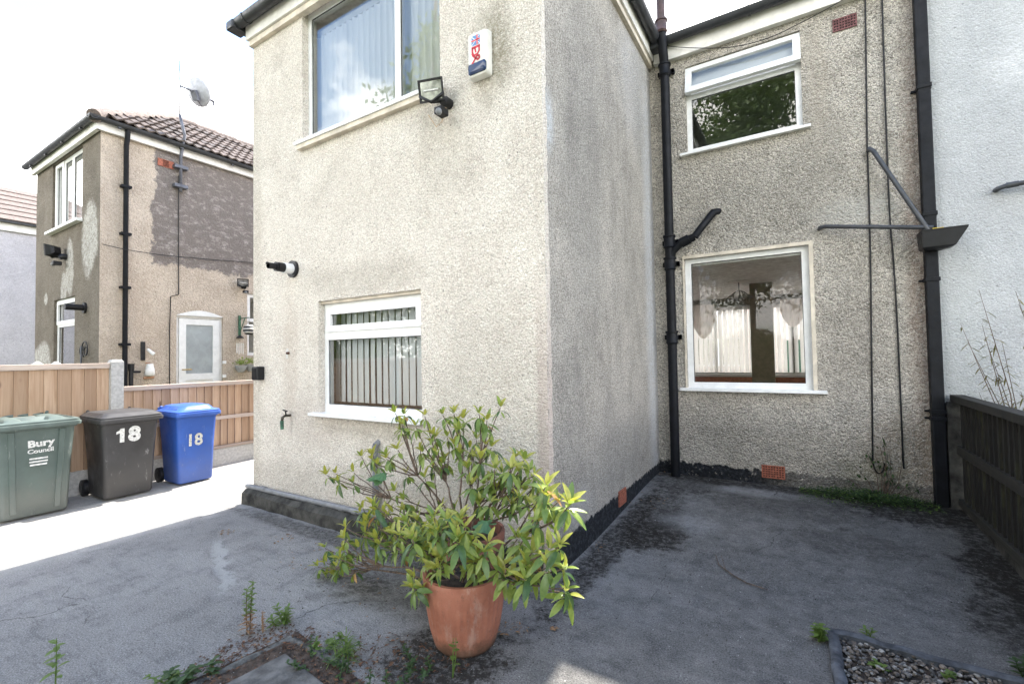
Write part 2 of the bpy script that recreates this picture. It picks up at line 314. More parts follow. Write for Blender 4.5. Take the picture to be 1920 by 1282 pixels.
def terra_mat():
    k = NT('terracotta'); z = k.xyz()[2]
    c = k.mix(k.ramp(k.noise(7, 6, .65), .3, .7), (.27, .095, .055), (.37, .145, .09))
    c = k.mix(k.math('MULTIPLY', k.ramp(k.noise(12, 6, .7), .5, .75), .45), c, (.42, .22, .155))
    c = k.mix(k.math('MULTIPLY', k.ramp(k.noise(8, 7, .75, k.scale(k.pos, (1, 1, .4))), .52, .68), .5), c, (.46, .33, .27))
    c = k.mix(k.math('MULTIPLY', k.ramp(k.noise(40, 5, .75), .58, .66), .5), c, (.12, .07, .05))
    d = k.ramp(k.math('ADD', z, k.math('MULTIPLY', k.noise(14, 6, .75), .16)), .09, .2, 1, 0)
    c = k.mix(k.math('MULTIPLY', d, .8), c, (.07, .05, .03))
    k.col(c); k.rough(.7); k.bump(k.noise(60, 4), .003, 1); return k.m
TERRA = terra_mat()
TERRAD = plain('old_brown_terracotta', (.2, .08, .055), .8, 0, .35, 9, .003)

def leaf_mat(name, c, c2, tr=.35, rough=.32):
    k = NT(name); oi = k.n('ShaderNodeObjectInfo')
    n_ = k.noise(60, 3)
    cc = k.mix(k.ramp(n_, .3, .7), c, c2); k.col(cc); k.rough(rough)
    t = k.n('ShaderNodeBsdfTranslucent'); k.put(t.inputs[0], k.mix(.5, cc, (min(1, c[0]*2.2), min(1, c[1]*2), c[2]*.8)))
    m = k.n('ShaderNodeMixShader'); m.inputs[0].default_value = tr
    o = [n for n in k.t.nodes if n.type == 'OUTPUT_MATERIAL'][0]
    k.t.links.new(k.b.outputs[0], m.inputs[1]); k.t.links.new(t.outputs[0], m.inputs[2]); k.t.links.new(m.outputs[0], o.inputs[0]); return k.m
LEAVES = [leaf_mat('leaf_yellow_green', (.31, .34, .06), (.42, .4, .1)), leaf_mat('leaf_fresh_green', (.19, .27, .055), (.27, .33, .08)),
          leaf_mat('leaf_mid_green', (.12, .2, .055), (.17, .245, .07)), leaf_mat('leaf_dark_green', (.06, .12, .045), (.09, .16, .055)), leaf_mat('leaf_dying_orange', (.38, .2, .07), (.45, .28, .12), .25, .6)]
SYC = leaf_mat('leaf_sycamore', (.07, .17, .07), (.1, .2, .08), .3, .5)
WEED = leaf_mat('weed_green', (.09, .16, .03), (.15, .22, .05), .35, .5)
WEED2 = leaf_mat('weed_dark', (.028, .06, .016), (.05, .095, .025), .25, .6)
DRY = leaf_mat('dry_brown', (.22, .125, .065), (.33, .21, .12), .2, .8)
BARK = plain('twig_bark', (.13, .09, .065), .85, 0, .35, 40, .002)
TREEL = leaf_mat('tree_leaves', (.085, .14, .04), (.14, .2, .06), .35, .45)
TREEL2 = leaf_mat('birch_leaves', (.1, .15, .04), (.15, .2, .06), .35, .45)
BAMB = leaf_mat('bamboo_leaf', (.12, .13, .05), (.25, .2, .09), .3, .5)
LITTER = plain('leaf_litter_brown', (.11, .055, .03), .95, 0, .5, 30)

# ------------------------------------------------------------------ mesh helpers
class MB:
    def __init__(s): s.v = []; s.f = []
    def add(s, vs, fs):
        o = len(s.v); s.v += [tuple(q) for q in vs]; s.f += [tuple(i+o for i in f) for f in fs]
    def box(s, x0, x1, y0, y1, z0, z1):
        x0, x1 = sorted((x0, x1)); y0, y1 = sorted((y0, y1)); z0, z1 = sorted((z0, z1))
        s.add([(x0, y0, z0), (x1, y0, z0), (x1, y1, z0), (x0, y1, z0), (x0, y0, z1), (x1, y0, z1), (x1, y1, z1), (x0, y1, z1)],
              [(0, 3, 2, 1), (4, 5, 6, 7), (0, 1, 5, 4), (1, 2, 6, 5), (2, 3, 7, 6), (3, 0, 4, 7)])
    def xbox(s, M, sx, sy, sz):
        vs = [M @ Vector((a*sx/2, b*sy/2, c*sz/2)) for c in (-1, 1) for a, b in ((-1, -1), (1, -1), (1, 1), (-1, 1))]
        s.add(vs, [(0, 3, 2, 1), (4, 5, 6, 7), (0, 1, 5, 4), (1, 2, 6, 5), (2, 3, 7, 6), (3, 0, 4, 7)])
    def tube(s, pts, r, n=10, cap=True):
        pts = [Vector(p) for p in pts]; rs = r if isinstance(r, (list, tuple)) else [r]*len(pts)
        up = None; rings = []
        for i, p in enumerate(pts):
            t = (pts[min(i+1, len(pts)-1)] - pts[max(i-1, 0)]).normalized()
            if up is None:
                up = Vector((0, 0, 1)) if abs(t.z) < .9 else Vector((1, 0, 0))
            a = (up - t*up.dot(t)).normalized(); b = t.cross(a); up = a
            rings.append([p + (a*math.cos(2*math.pi*j/n) + b*math.sin(2*math.pi*j/n))*rs[i] for j in range(n)])
        o = len(s.v)
        for rg in rings: s.v += [tuple(q) for q in rg]
        for i in range(len(pts)-1):
            for j in range(n): s.f.append((o+i*n+j, o+i*n+(j+1) % n, o+(i+1)*n+(j+1) % n, o+(i+1)*n+j))
        if cap:
            s.f.append(tuple(o+j for j in reversed(range(n)))); s.f.append(tuple(o+(len(pts)-1)*n+j for j in range(n)))
    def loft(s, rings, cap0=True, cap1=True):
        o = len(s.v); n = len(rings[0])
        for rg in rings: s.v += [tuple(q) for q in rg]
        for i in range(len(rings)-1):
            for j in range(n): s.f.append((o+i*n+j, o+i*n+(j+1) % n, o+(i+1)*n+(j+1) % n, o+(i+1)*n+j))
        if cap0: s.f.append(tuple(o+j for j in reversed(range(n))))
        if cap1: s.f.append(tuple(o+(len(rings)-1)*n+j for j in range(n)))
    def lathe(s, c, prof, n=24, wob=None):
        c = Vector(c); rg = []
        for r, z in prof:
            rg.append([c + Vector((math.cos(2*math.pi*j/n), math.sin(2*math.pi*j/n), 0))*(r*(wob(j, z) if wob else 1)) + Vector((0, 0, z)) for j in range(n)])
        s.loft(rg)
    def sphere(s, c, r, n=10, m=6, sz=1):
        c = Vector(c); s.loft([[c + Vector((math.cos(2*math.pi*j/n)*math.sin(a), math.sin(2*math.pi*j/n)*math.sin(a), -math.cos(a)*sz))*r for j in range(n)] for a in [math.pi*(i+.15)/(m+.3) for i in range(m+1)]])
    def build(s, name, mat, parent=None, local=False, bevel=0, smooth=False, auto=None, **kw):
        me = bpy.data.meshes.new(name); off = Vector((0, 0, 0))
        if parent is not None and not local:
            q = parent
            while q is not None: off += q.location; q = q.parent
        vs = [(a-off.x, b-off.y, c-off.z) for a, b, c in s.v] if off.length else s.v
        me.from_pydata(vs, [], s.f)
        if bevel:
            bm = bmesh.new(); bm.from_mesh(me); bmesh.ops.remove_doubles(bm, verts=bm.verts, dist=1e-6)
            bmesh.ops.bevel(bm, geom=[e for e in bm.edges if len(e.link_faces) == 2 and e.calc_face_angle(0) > .5], offset=bevel, segments=2, affect='EDGES', profile=.6)
            bm.to_mesh(me); bm.free()
        me.materials.append(mat)
        if smooth:
            me.polygons.foreach_set('use_smooth', [True]*len(me.polygons))
            if auto is not None: me.set_sharp_from_angle(angle=auto)
        me.update()
        return link(name, me, parent, **kw)
def link(name, me, parent=None, **kw):
    o = bpy.data.objects.new(name, me); COL.objects.link(o)
    if parent is not None: o.parent = parent
    for a, b in kw.items(): o[a] = b
    return o
def thing(name, label, cat, loc=(0, 0, 0), rz=0, group=None):
    o = bpy.data.objects.new(name, None); COL.objects.link(o); o.location = loc; o.rotation_euler = (0, 0, rz); o.empty_display_size = .2
    o['label'] = label; o['category'] = cat
    if group: o['group'] = group
    return o
def tag(o, label=None, cat=None, group=None, kind=None):
    if label: o['label'] = label
    if cat: o['category'] = cat
    if group: o['group'] = group
    if kind: o['kind'] = kind
    return o
def text_mb(body, size, M, bold=.0, ext=.001, squash=1):
    cu = bpy.data.curves.new('lettering', 'FONT'); cu.body = body; cu.size = size; cu.align_x = 'CENTER'; cu.align_y = 'CENTER'; cu.offset = bold; cu.extrude = ext; cu.resolution_u = 4
    o = bpy.data.objects.new('lettering', cu); COL.objects.link(o)
    dg = bpy.context.evaluated_depsgraph_get(); me = bpy.data.meshes.new_from_object(o.evaluated_get(dg))
    m = MB(); m.add([M @ Vector((v.co.x*squash, v.co.y, v.co.z)) for v in me.vertices], [tuple(p.vertices) for p in me.polygons])
    bpy.data.objects.remove(o); bpy.data.curves.remove(cu); bpy.data.meshes.remove(me); return m
def frameM(origin, xax, yax):
    x = Vector(xax).normalized(); y = Vector(yax).normalized(); z = x.cross(y)
    m = Matrix((x, y, z)).transposed().to_4x4(); m.translation = Vector(origin); return m

def wall_mb(axis, plane, u0, u1, z0, z1, holes, depth, out):
    """wall sheet in the plane axis=plane facing 'out' (+1/-1), window holes (ua, ub, za, zb) with reveals going 'depth' inwards"""
    m = MB(); us = sorted({u0, u1, *[h[0] for h in holes], *[h[1] for h in holes]}); zs = sorted({z0, z1, *[h[2] for h in holes], *[h[3] for h in holes]})
    P = (lambda u, z, d=0: (plane - out*d, u, z)) if axis == 'X' else (lambda u, z, d=0: (u, plane - out*d, z))
    flip = (axis == 'X') == (out > 0)
    def q(a, b, c, d): m.add([a, b, c, d], [(0, 1, 2, 3) if flip else (3, 2, 1, 0)])
    for i in range(len(us)-1):
        for j in range(len(zs)-1):
            cu, cz = (us[i]+us[i+1])/2, (zs[j]+zs[j+1])/2
            if any(h[0] < cu < h[1] and h[2] < cz < h[3] for h in holes): continue
            q(P(us[i], zs[j]), P(us[i+1], zs[j]), P(us[i+1], zs[j+1]), P(us[i], zs[j+1]))
    for a, b, c, d in holes:
        q(P(a, c), P(a, d), P(a, d, depth), P(a, c, depth)); q(P(b, d), P(b, c), P(b, c, depth), P(b, d, depth))
        q(P(a, d), P(b, d), P(b, d, depth), P(a, d, depth)); q(P(b, c), P(a, c), P(a, c, depth), P(b, c, depth))
    return m

# ------------------------------------------------------------------ ground
def gz(x, y):
    if x > -1.584: t = min(1, max(0, (y-3.5)/2.6)); return .115*t*t*(3-2*t)
    return .02*max(0, min(3, y-3.05))
gm = MB(); gm.box(-400, 400, -400, 400, -.5, -.09)
tag(gm.build('ground', GRASSG), kind='structure')
ym = MB(); NX, NY = 74, 118
xs = [-7.8 + i*(9.2/NX) for i in range(NX+1)]; ys = [-5.6 + j*(11.75/NY) for j in range(NY+1)]
vs = [(x, y, gz(x, y)) for y in ys for x in xs]
fs = [(j*(NX+1)+i, j*(NX+1)+i+1, (j+1)*(NX+1)+i+1, (j+1)*(NX+1)+i) for j in range(NY) for i in range(NX)
      if not (-5.38 < (xs[i]+xs[i+1])/2 < -1.68 and (ys[j]+ys[j+1])/2 > 3.2)]
ym.add(vs, fs)
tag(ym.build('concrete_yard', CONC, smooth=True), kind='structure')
dm = MB(); dm.box(-7.8, -5.5, 6.12, 13, -.085, .05); tag(dm.build('driveway', CONC), kind='structure')
pm0 = MB(); pm0.box(-5.4, 6.8, 10.62, 14.1, -.085, .03); tag(pm0.build('bounce_paving', plain('pale_bounce_paving', (.62, .59, .54), .9, 0, .12, 4)), kind='structure')  # unseen pale paving, added to bounce sun up onto the room ceiling
fm = MB(); fm.box(-60, 60, 14.2, 24, -.088, -.02); tag(fm.build('road', SLAB), kind='structure')

# ------------------------------------------------------------------ windows
def frame_mb(axis, plane, out, u0, u1, z0, z1, holes, depth):
    m = wall_mb(axis, plane, u0, u1, z0, z1, holes, depth, out)
    P = (lambda u, z, d=0: (plane - out*d, u, z)) if axis == 'X' else (lambda u, z, d=0: (u, plane - out*d, z))
    for a, b in (((u0, z0), (u1, z0)), ((u1, z0), (u1, z1)), ((u1, z1), (u0, z1)), ((u0, z1), (u0, z0))):
        m.add([P(*a), P(*b), P(*b, depth), P(*a, depth)], [(0, 1, 2, 3)])
    return m
def pane_mb(axis, plane, out, u0, u1, z0, z1):
    m = MB(); P = (lambda u, z: (plane, u, z)) if axis == 'X' else (lambda u, z: (u, plane, z))
    q = [P(u0, z0), P(u1, z0), P(u1, z1), P(u0, z1)]
    m.add(q, [(0, 1, 2, 3) if (axis == 'X') == (out > 0) else (3, 2, 1, 0)]); return m
def window(house, axis, plane, out, u0, u1, z0, z1, cells, sash=(), sill=None, glassm=None, label=None, gasket=True):
    """cells: pane openings (ua, ub, za, zb); sash: indices of cells with a proud opening casement"""
    w = frame_mb(axis, plane, out, u0, u1, z0, z1, cells, .07).build('window', UPVC, house)
    if label: w['label'] = label
    for i, c in enumerate(cells):
        if i in sash:
            e = .052
            frame_mb(axis, plane+out*.018, out, c[0]-e, c[1]+e, c[2]-e, c[3]+e, [(c[0]+.012, c[1]-.012, c[2]+.012, c[3]-.012)], .03).build('sash', UPVC, w)
        g = .006
        if gasket: frame_mb(axis, plane-out*.014, out, c[0]-.004, c[1]+.004, c[2]-.004, c[3]+.004, [(c[0]+g, c[1]-g, c[2]+g, c[3]-g)], .006).build('gasket', BLACK, w)
        pane_mb(axis, plane-out*.019, out, *c).build('pane', glassm or GLASS, w)
    if sill:
        a, b, zt, th, proj = sill; m = MB()
        if axis == 'Y': m.box(a, b, plane+.02*-out, plane+out*proj, zt-th, zt)
        else: m.box(plane-.02*out, plane+out*proj, a, b, zt-th, zt)
        m.build('sill', UPVC, w, bevel=.004)
    return w
def slats(w, mat, x0, x1, z0, z1, y, pitch, width, ang, jit=3, curve=.006, skip=()):
    n = int((x1-x0)/pitch)
    for i in range(n+1):
        if i in skip: continue
        a = R(ang + random.uniform(-jit, jit)); cx = x0 + i*pitch; m = MB(); pts = []
        for j in range(5):
            t = (j/4-.5)*width; b = curve*(1-(2*j/4-1)**2)
            pts.append((cx + t*math.cos(a) - b*math.sin(a), y + t*math.sin(a) + b*math.cos(a)))
        for j in range(4):
            m.add([(*pts[j], z0), (*pts[j+1], z0), (*pts[j+1], z1), (*pts[j], z1)], [(0, 1, 2, 3)])
        m.build('slat', mat, w, smooth=True)

# ------------------------------------------------------------------ the house
AX0, BX, AY, CY, FY = -5.48, -1.584, 3.05, 6.15, 10.6
EZ = 5.66
house = thing('house', 'cream pebble-dashed two storey house with a projecting rear wing, behind the potted shrubs', 'house', (-3.5, 6.5, 0))
RA = AY+.075
p0 = atY(608.4, 571.5, RA); p1 = atY(802.5, 787, RA)
kx0, kx1, kz0, kz1 = p0.x, p1.x, p1.z, p0.z
q0 = atY(579, 274, RA); q1 = atY(836, 170, RA); qt = atY(578, 30, RA)
ux0, ux1, uz0, uz1 = q0.x, q1.x, q0.z, qt.z
wA = wall_mb('Y', AY, AX0, BX, -.1, 5.52, [(kx0, kx1, kz0, kz1+.03), (ux0, ux1, uz0, uz1)], .09, -1)
wA.build('wall', MAT_A, house, label='cream rear wing wall with the kitchen window')
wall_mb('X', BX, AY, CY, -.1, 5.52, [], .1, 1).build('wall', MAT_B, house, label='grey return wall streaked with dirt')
RC = CY+.05
c0, c1 = (-1.21, .122, 1.205, 2.835), (-1.135, .112, 4.17, 5.29)
wall_mb('Y', CY, BX, 1.15, -.1, 5.52, [c0, c1], .07, -1).build('wall', MAT_C, house, label='weathered grey back wall beside the soil pipe')
m = wall_mb('X', AX0, AY, FY, -.1, 5.6, [], .1, -1); m.build('wall', MAT_A, house)
BAY = [(-2.44, -2.21, 1.23, 2.54), (-2.15, -1.52, 1.23, 2.54), (-1.46, -.83, 1.23, 2.54), (-.77, -.14, 1.23, 2.54), (-.08, .55, 1.23, 2.54), (.61, .95, 1.23, 2.54)]
m = wall_mb('Y', FY, AX0, 1.15, -.1, 5.6, BAY, .12, 1); m.build('wall', MAT_C, house)
m = MB(); m.box(-5.47, -2.6, CY+.16, CY+.26, 0, 5.55); m.box(-2.6, -2.5, CY+.16, FY-.13, 0, 5.55); m.box(1.1, 1.14, CY+.08, FY-.13, 0, 5.55)
m.box(-2.49, 1.09, CY+.075, CY+.09, 0, 1.19); m.box(-2.49, 1.09, CY+.075, CY+.09, 2.85, 5.5 if False else 4.1)
m.box(-2.49, -1.22, CY+.075, CY+.09, 1.2, 2.84); m.box(.13, 1.09, CY+.075, CY+.09, 1.2, 2.84)
m.build('inner_wall', ROOM, house)
m = MB(); m.box(-2.45, 1.08, FY-.36, FY-.14, .12, 1.14); m.build('bay_panelling', plain('terracotta_wallpaper', (.5, .2, .14), .8), house)
m = MB(); m.box(-5.4, -1.65, AY+.12, CY+.1, .02, .1); m.box(-2.49, 1.09, CY+.1, FY-.14, .02, .12); m.build('floor', FLOORM, house)
m = MB(); m.box(-5.4, -1.65, AY+.12, CY+.1, 2.72, 2.86); m.box(-2.49, 1.09, CY+.1, FY-.14, 2.75, 2.9); m.box(-5.4, -1.6, AY+.12, CY+.1, 5.45, 5.5); m.box(-5.4, 1.14, CY+.1, FY-.1, 5.45, 5.5); m.build('ceiling', CEIL, house)
a_, b_ = atY(1408, 640, 8.4), atY(1451, 640, 8.4)
m = MB(); m.box(a_.x, b_.x, 8.4, 8.5, .12, 2.75); m.build('pier', PIER, house)
m = MB(); rg = []
for i in range(71):
    z = .17 + i*5.22/70; j_ = lambda s_: random.uniform(-s_, s_)
    rg.append([(BX-.07, AY+.02, z), (BX-.07+j_(.012), AY-.003, z), (BX-.02+j_(.006), AY-.007+j_(.003), z), (BX+.001+j_(.005), AY-.002+j_(.004), z), (BX+.006+j_(.003), AY+.03+j_(.006), z), (BX+.002, AY+.06+j_(.012), z), (BX-.02, AY+.06, z)])
m.loft(rg); m.build('corner_render', MAT_A, house, smooth=True, auto=1.0)
# plinth of the wing: a rough concrete footing, proud of the wall
m = MB(); rg = []
for i in range(25):
    x = AX0-.03 + i*(BX-.035-AX0)/24; w_ = lambda s: random.uniform(-s, s)
    rg.append([(x, AY+.05, -.1), (x, AY-.125+w_(.012), -.1), (x, AY-.115+w_(.012), .125+w_(.012)), (x, AY-.07+w_(.01), .165+w_(.01)), (x, AY+.05, .175)])
m.loft(rg); m.build('plinth', CONCD, house, smooth=True, auto=.6)
# eaves: fascias, gutters, roof
def board(name, mat, x0, x1, y0, y1, z0, z1, **k): m = MB(); m.box(x0, x1, y0, y1, z0, z1); return m.build(name, mat, house, bevel=.004, **k)
board('fascia', PAINTW, AX0-.04, BX+.075, AY-.07, AY+.03, 5.47, 5.665); board('soffit_trim', CREAM, AX0-.02, BX+.05, AY-.045, AY+.02, 5.40, 5.468)
board('fascia', PAINTW, BX-.03, BX+.07, AY-.066, CY-.075, 5.472, 5.664); board('soffit_trim', CREAM, BX-.02, BX+.045, AY-.04, CY-.05, 5.40, 5.47)
board('fascia', PAINTW, BX+.075, 1.15, CY-.07, CY+.03, 5.42, 5.665)
board('fascia', PAINTW, AX0-.06, AX0+.02, AY+.035, CY, 5.47, 5.664)
def gutter(p, q, outd, r=.066):
    p, q, o = Vector(p), Vector(q), Vector(outd); m = MB(); prof = []
    for k in range(9): a = math.pi*k/8; prof.append((-math.cos(a)*r, -math.sin(a)*r*1.15))
    for k in range(8, -1, -1): a = math.pi*k/8; prof.append((-math.cos(a)*(r-.006), -math.sin(a)*(r-.006)*1.15))
    m.loft([[b + o*u + Vector((0, 0, w)) for u, w in prof] for b in (p, q)]); g = m.build('gutter', GUTTER, house, smooth=True, auto=.7)
    n = int((q-p).length/.95); d = (q-p).normalized()
    for i in range(n+1):
        c = p + d*(.18 + i*.95)
        if (c-p).length > (q-p).length: break
        m = MB(); pr = [(-math.cos(math.pi*k/8)*(r+.007), -math.sin(math.pi*k/8)*(r+.007)*1.15) for k in range(9)] + [(-math.cos(math.pi*k/8)*(r+.001), -math.sin(math.pi*k/8)*(r+.001)*1.15) for k in range(8, -1, -1)]
        m.loft([[c + d*s_ + o*u + Vector((0, 0, w)) for u, w in pr] for s_ in (-.014, .014)]); m.build('bracket', GUTTER, g)
    return g
gy = AY-.07-.07
gutter((AX0-.07, gy, EZ), (BX+.2, gy, EZ), (0, -1, 0)); gutter((BX+.14, gy+.07, EZ), (BX+.14, CY-.21, EZ), (1, 0, 0))
gutter((BX+.075, CY-.14, EZ), (1.13, CY-.14, EZ), (0, -1, 0)); gutter((AX0-.13, gy, EZ), (AX0-.13, CY, EZ), (-1, 0, 0))
m = MB(); m.box(AX0-.2, AX0-.055, gy-.08, gy+.1, EZ-.095, EZ+.004); m.build('gutter_corner', GUTTER, house, bevel=.02)
m = MB(); m.box(BX+.065, BX+.225, CY-.23, CY-.062, EZ-.12, EZ+.004); m.build('gutter_corner', GUTTER, house, bevel=.02)
ROOFM = plain('dark_roof_tiles', (.11, .085, .075), .85, 0, .25, 12, .01)
def hip(x0, x1, y0, y1, z, rise, ridge, name='roof', par=None, mat=None):
    m = MB(); b = [(x0, y0, z), (x1, y0, z), (x1, y1, z), (x0, y1, z)]; r0, r1 = ridge
    m.add(b + [r0, r1], [(0, 1, 4), (1, 2, 5, 4), (2, 3, 5), (3, 0, 4, 5), (3, 2, 1, 0)]) if r0[0] == r1[0] else m.add(b + [r0, r1], [(0, 1, 5, 4), (1, 2, 5), (2, 3, 4, 5), (3, 0, 4), (3, 2, 1, 0)])
    return m
m = hip(AX0-.1, BX+.1, AY-.1, 8.2, EZ+.012, 1.4, ((-3.53, 5.0, 7.05), (-3.53, 8.15, 7.05))); m.build('roof', ROOFM, house)
m = hip(AX0-.12, 6.9, CY-.12, FY+.15, EZ+.015, 1.5, ((-3.2, 8.39, 7.25), (4.4, 8.39, 7.25))); m.build('roof', ROOFM, house)
# kitchen window, lower wing
H = kz1-kz0; g = .062
cells = [(kx0+g, kx1-g-.02, kz1-.235, kz1-.075), (kx0+g-.012, kx1-g+.04, kz0+.085, kz1-.375)]
cells[0] = (kx0+.105, kx1-.105, kz1-.24, kz1-.1); cells[1] = (kx0+.055, kx1-.03, kz0+.085, kz1-.375)
w = window(house, 'Y', RA, -1, kx0, kx1, kz0, kz1, cells, (0,), (kx0-.08, kx1+.03, kz0+.005, .03, .15), label='white kitchen window with vertical blinds and a top opener')
m = MB(); m.box(kx0-.0, kx1, RA-.045, RA+.02, kz1+.001, kz1+.03); m.build('head_trim', CREAM, w)
slats(w, SLATG, kx0+.03, kx1-.02, kz0+.1, kz1-.02, RA+.14, .091, .089, -9, 5)
# big upper window
mu = atY(745, 100, RA).x
cells = [(ux0+.05, mu-.03, uz0+.05, uz1-.06), (mu+.035, ux1-.045, uz0+.05, uz1-.06)]
w = window(house, 'Y', RA, -1, ux0, ux1, uz0, uz1, cells, (), (ux0-.06, ux1+.04, uz0+.004, .035, .14), label='wide upstairs window reflecting blue sky and clouds')
m = MB(); m.box(ux0-.04, ux1+.04, RA-.125, RA+.01, uz0-.08, uz0-.032); m.build('sill', CREAM, w, bevel=.004)
slats(w, SLATW, ux0+.05, ux1-.02, uz0+.03, uz1-.2, RA+.11, .085, .089, 16, 5, .012)
m = MB(); m.box(ux0+.02, ux1-.02, RA+.12, RA+.2, uz1-.19, uz1-.12); m.build('blind_rail', UPVC, w)
# dining room window, lower back wall
w = window(house, 'Y', RC, -1, *c0, [(c0[0]+.07, c0[1]-.07, c0[2]+.075, c0[3]-.06)], (), (c0[0]-.085, c0[1]+.125, c0[2]+.004, .035, .115), glassm=PLATE, label='large single pane window looking through to the front bay')
m = MB(); m.box(c0[0]-.02, c0[1]+.04, CY-.012, CY+.04, c0[3]+.001, c0[3]+.04); m.box(c0[1]+.001, c0[1]+.04, CY-.012, CY+.04, c0[2], c0[3]); m.box(c0[0]-.022, c0[0]-.001, CY-.01, CY+.04, c0[2], c0[3]); m.build('render_trim', CREAM, w)
# bathroom window, upper back wall, top light ajar
zt = 4.905
w = window(house, 'Y', RC, -1, *c1, [(c1[0]+.06, c1[1]-.06, c1[2]+.07, zt-.03), (c1[0]+.05, c1[1]-.05, zt+.03, c1[3]-.05)][:1] + [(c1[0]+.05, c1[1]-.05, zt+.03, c1[3]-.05)], (), (c1[0]-.08, c1[1]+.075, c1[2]+.004, .03, .11), label='upstairs window with its top light propped open')
for ch in list(w.children):
    if ch.name.startswith(('pane', 'gasket')) and max(v.co.z for v in ch.data.vertices)+0 > zt+.1: bpy.data.objects.remove(ch)
m = MB(); sh = .36; pv = Vector((0, RC-.03, c1[3]-.008)); Mx = Matrix.Translation(pv) @ Matrix.Rotation(R(-13), 4, 'X')
sf = frame_mb('Y', 0, -1, c1[0]+.0, c1[1]-.0, -sh, 0, [(c1[0]+.075, c1[1]-.075, -sh+.075, -.065)], .05)
m.add([Mx @ Vector(v) for v in sf.v], sf.f); s_ = m.build('sash', UPVC, w, label='top light propped open')
m = MB(); pm = pane_mb('Y', .02, -1, c1[0]+.07, c1[1]-.07, -sh+.07, -.06); m.add([Mx @ Vector(v) for v in pm.v], pm.f); m.build('pane', GLASS, w)
m = MB(); m.box(c1[0]+.05, c1[1]-.05, RC+.05, RC+.06, zt+.02, c1[3]); m.build('blind', SLATG, w)
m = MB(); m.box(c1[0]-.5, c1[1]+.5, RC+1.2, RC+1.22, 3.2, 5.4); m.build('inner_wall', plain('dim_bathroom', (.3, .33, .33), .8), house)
# front bay seen through the house
wb = window(house, 'Y', FY-.05, 1, -2.49, 1.0, 1.18, 2.6, BAY, (), None, glassm=CLEAR, label='front bay window with white vertical blinds, seen through the house', gasket=False)
slats(wb, SLATB, -2.42, .98, 1.24, 2.5, FY-.2, .095, .089, 44, 5)
m = MB(); m.box(-2.2, 1.0, FY-.34, FY-.14, 1.15, 1.2); m.build('sill', UPVC, wb)
m = MB(); m.box(-2.2, 1.0, FY-.26, FY-.18, 2.5, 2.56); m.build('blind_rail', UPVC, wb)
# air bricks
def airbrick(par, axis, plane, out, u0, u1, z0, z1, nu, nz, mat):
    hs = []; du = (u1-u0)/(nu+.6); dz = (z1-z0)/(nz+.6)
    for i in range(nu):
        for j in range(nz): hs.append((u0+du*(i+.5), u0+du*(i+1.1), z0+dz*(j+.5), z0+dz*(j+1.1)))
    a = frame_mb(axis, plane+out*.014, out, u0, u1, z0, z1, hs, .03).build('air_brick', mat, par)
    pane_mb(axis, plane+out*.0015, out, u0, u1, z0, z1).build('hole_shade', DARK, a)  # near-black sheet paints the shade inside the holes
airbrick(house, 'Y', CY, -1, -.415, -.18, .19, .335, 8, 5, BRICK); airbrick(house, 'X', BX, 1, 4.53, 4.74, .12, .27, 6, 6, BRICK)
airbrick(house, 'Y', CY, -1, .418, .635, 5.135, 5.275, 8, 4, BRICKP)
# grey waste pipe along the wing's foot, with its riser
m = MB(); m.tube([(AX0-.06, AY-.04, .185), (-3.34, AY-.04, .195)], .027, 14); wp = m.build('waste_pipe', GREYP, house, smooth=True, auto=.8)
for x in (-5.2, -4.1, -3.85, -3.66):
    m = MB(); m.tube([(x-.035, AY-.04, .19), (x+.035, AY-.04, .19)], .031, 14); m.build('collar', GREYP, wp, smooth=True, auto=.8)
m = MB(); m.tube([(-3.38, AY-.04, .2), (-3.38, AY-.04, .42), (-3.38, AY-.04, .84)], .027, 14); m.tube([(-3.38, AY-.04, .84), (-3.38, AY+.02, .87)], .027, 12); rp_ = m.build('waste_pipe', GREYP, house, smooth=True, auto=.8)
m = MB(); m.tube([(-3.38, AY-.04, .36), (-3.38, AY-.04, .4)], .034, 14); m.build('collar', GREYP, rp_, smooth=True, auto=.8)
# soil pipe in the corner
sx_, sy_ = atY(1259, 600, CY-.12).x, CY-.12
m = MB(); m.tube([(sx_, sy_, .06), (sx_, sy_, 5.3)], .056, 20); sp_ = m.build('soil_pipe', BLACKP, house, smooth=True, auto=.8, label='black soil vent pipe standing in the corner')
m = MB(); m.tube([(sx_, sy_, 5.3), (sx_, sy_-.03, 5.42), (sx_, sy_-.1, 5.6), (sx_, sy_-.12, 5.75)], .056, 20); m.build('bend', BLACKP, sp_, smooth=True, auto=.8)
m = MB(); m.tube([(sx_, sy_-.12, 5.74), (sx_, sy_-.12, 7.3)], .05, 18); m.build('vent_top', RUSTP, sp_, smooth=True, auto=.8)
for z, ox in ((5.27, 0), (3.06, 0), (2.78, 0), (1.85, 0), (5.77, -.12)):
    m = MB(); rr = .068
    m.tube([(sx_, sy_+ox, z-.09), (sx_, sy_+ox, z-.07), (sx_, sy_+ox, z-.06), (sx_, sy_+ox, z+.05), (sx_, sy_+ox, z+.055), (sx_, sy_+ox, z+.075)], [.06, rr+.006, rr, rr, rr+.01, rr+.01], 20)
    if ox == 0: m.box(sx_-.1, sx_+.1, CY-.06, CY-.04, z-.03, z+.03); m.box(sx_-.1, sx_-.07, CY-.06, CY, z-.025, z+.025); m.box(sx_+.07, sx_+.1, CY-.06, CY, z-.025, z+.025)
    m.build('collar', RUSTP if ox else BLACKP, sp_, smooth=True, auto=.6)
br = atY(1338, 398, CY-.05)
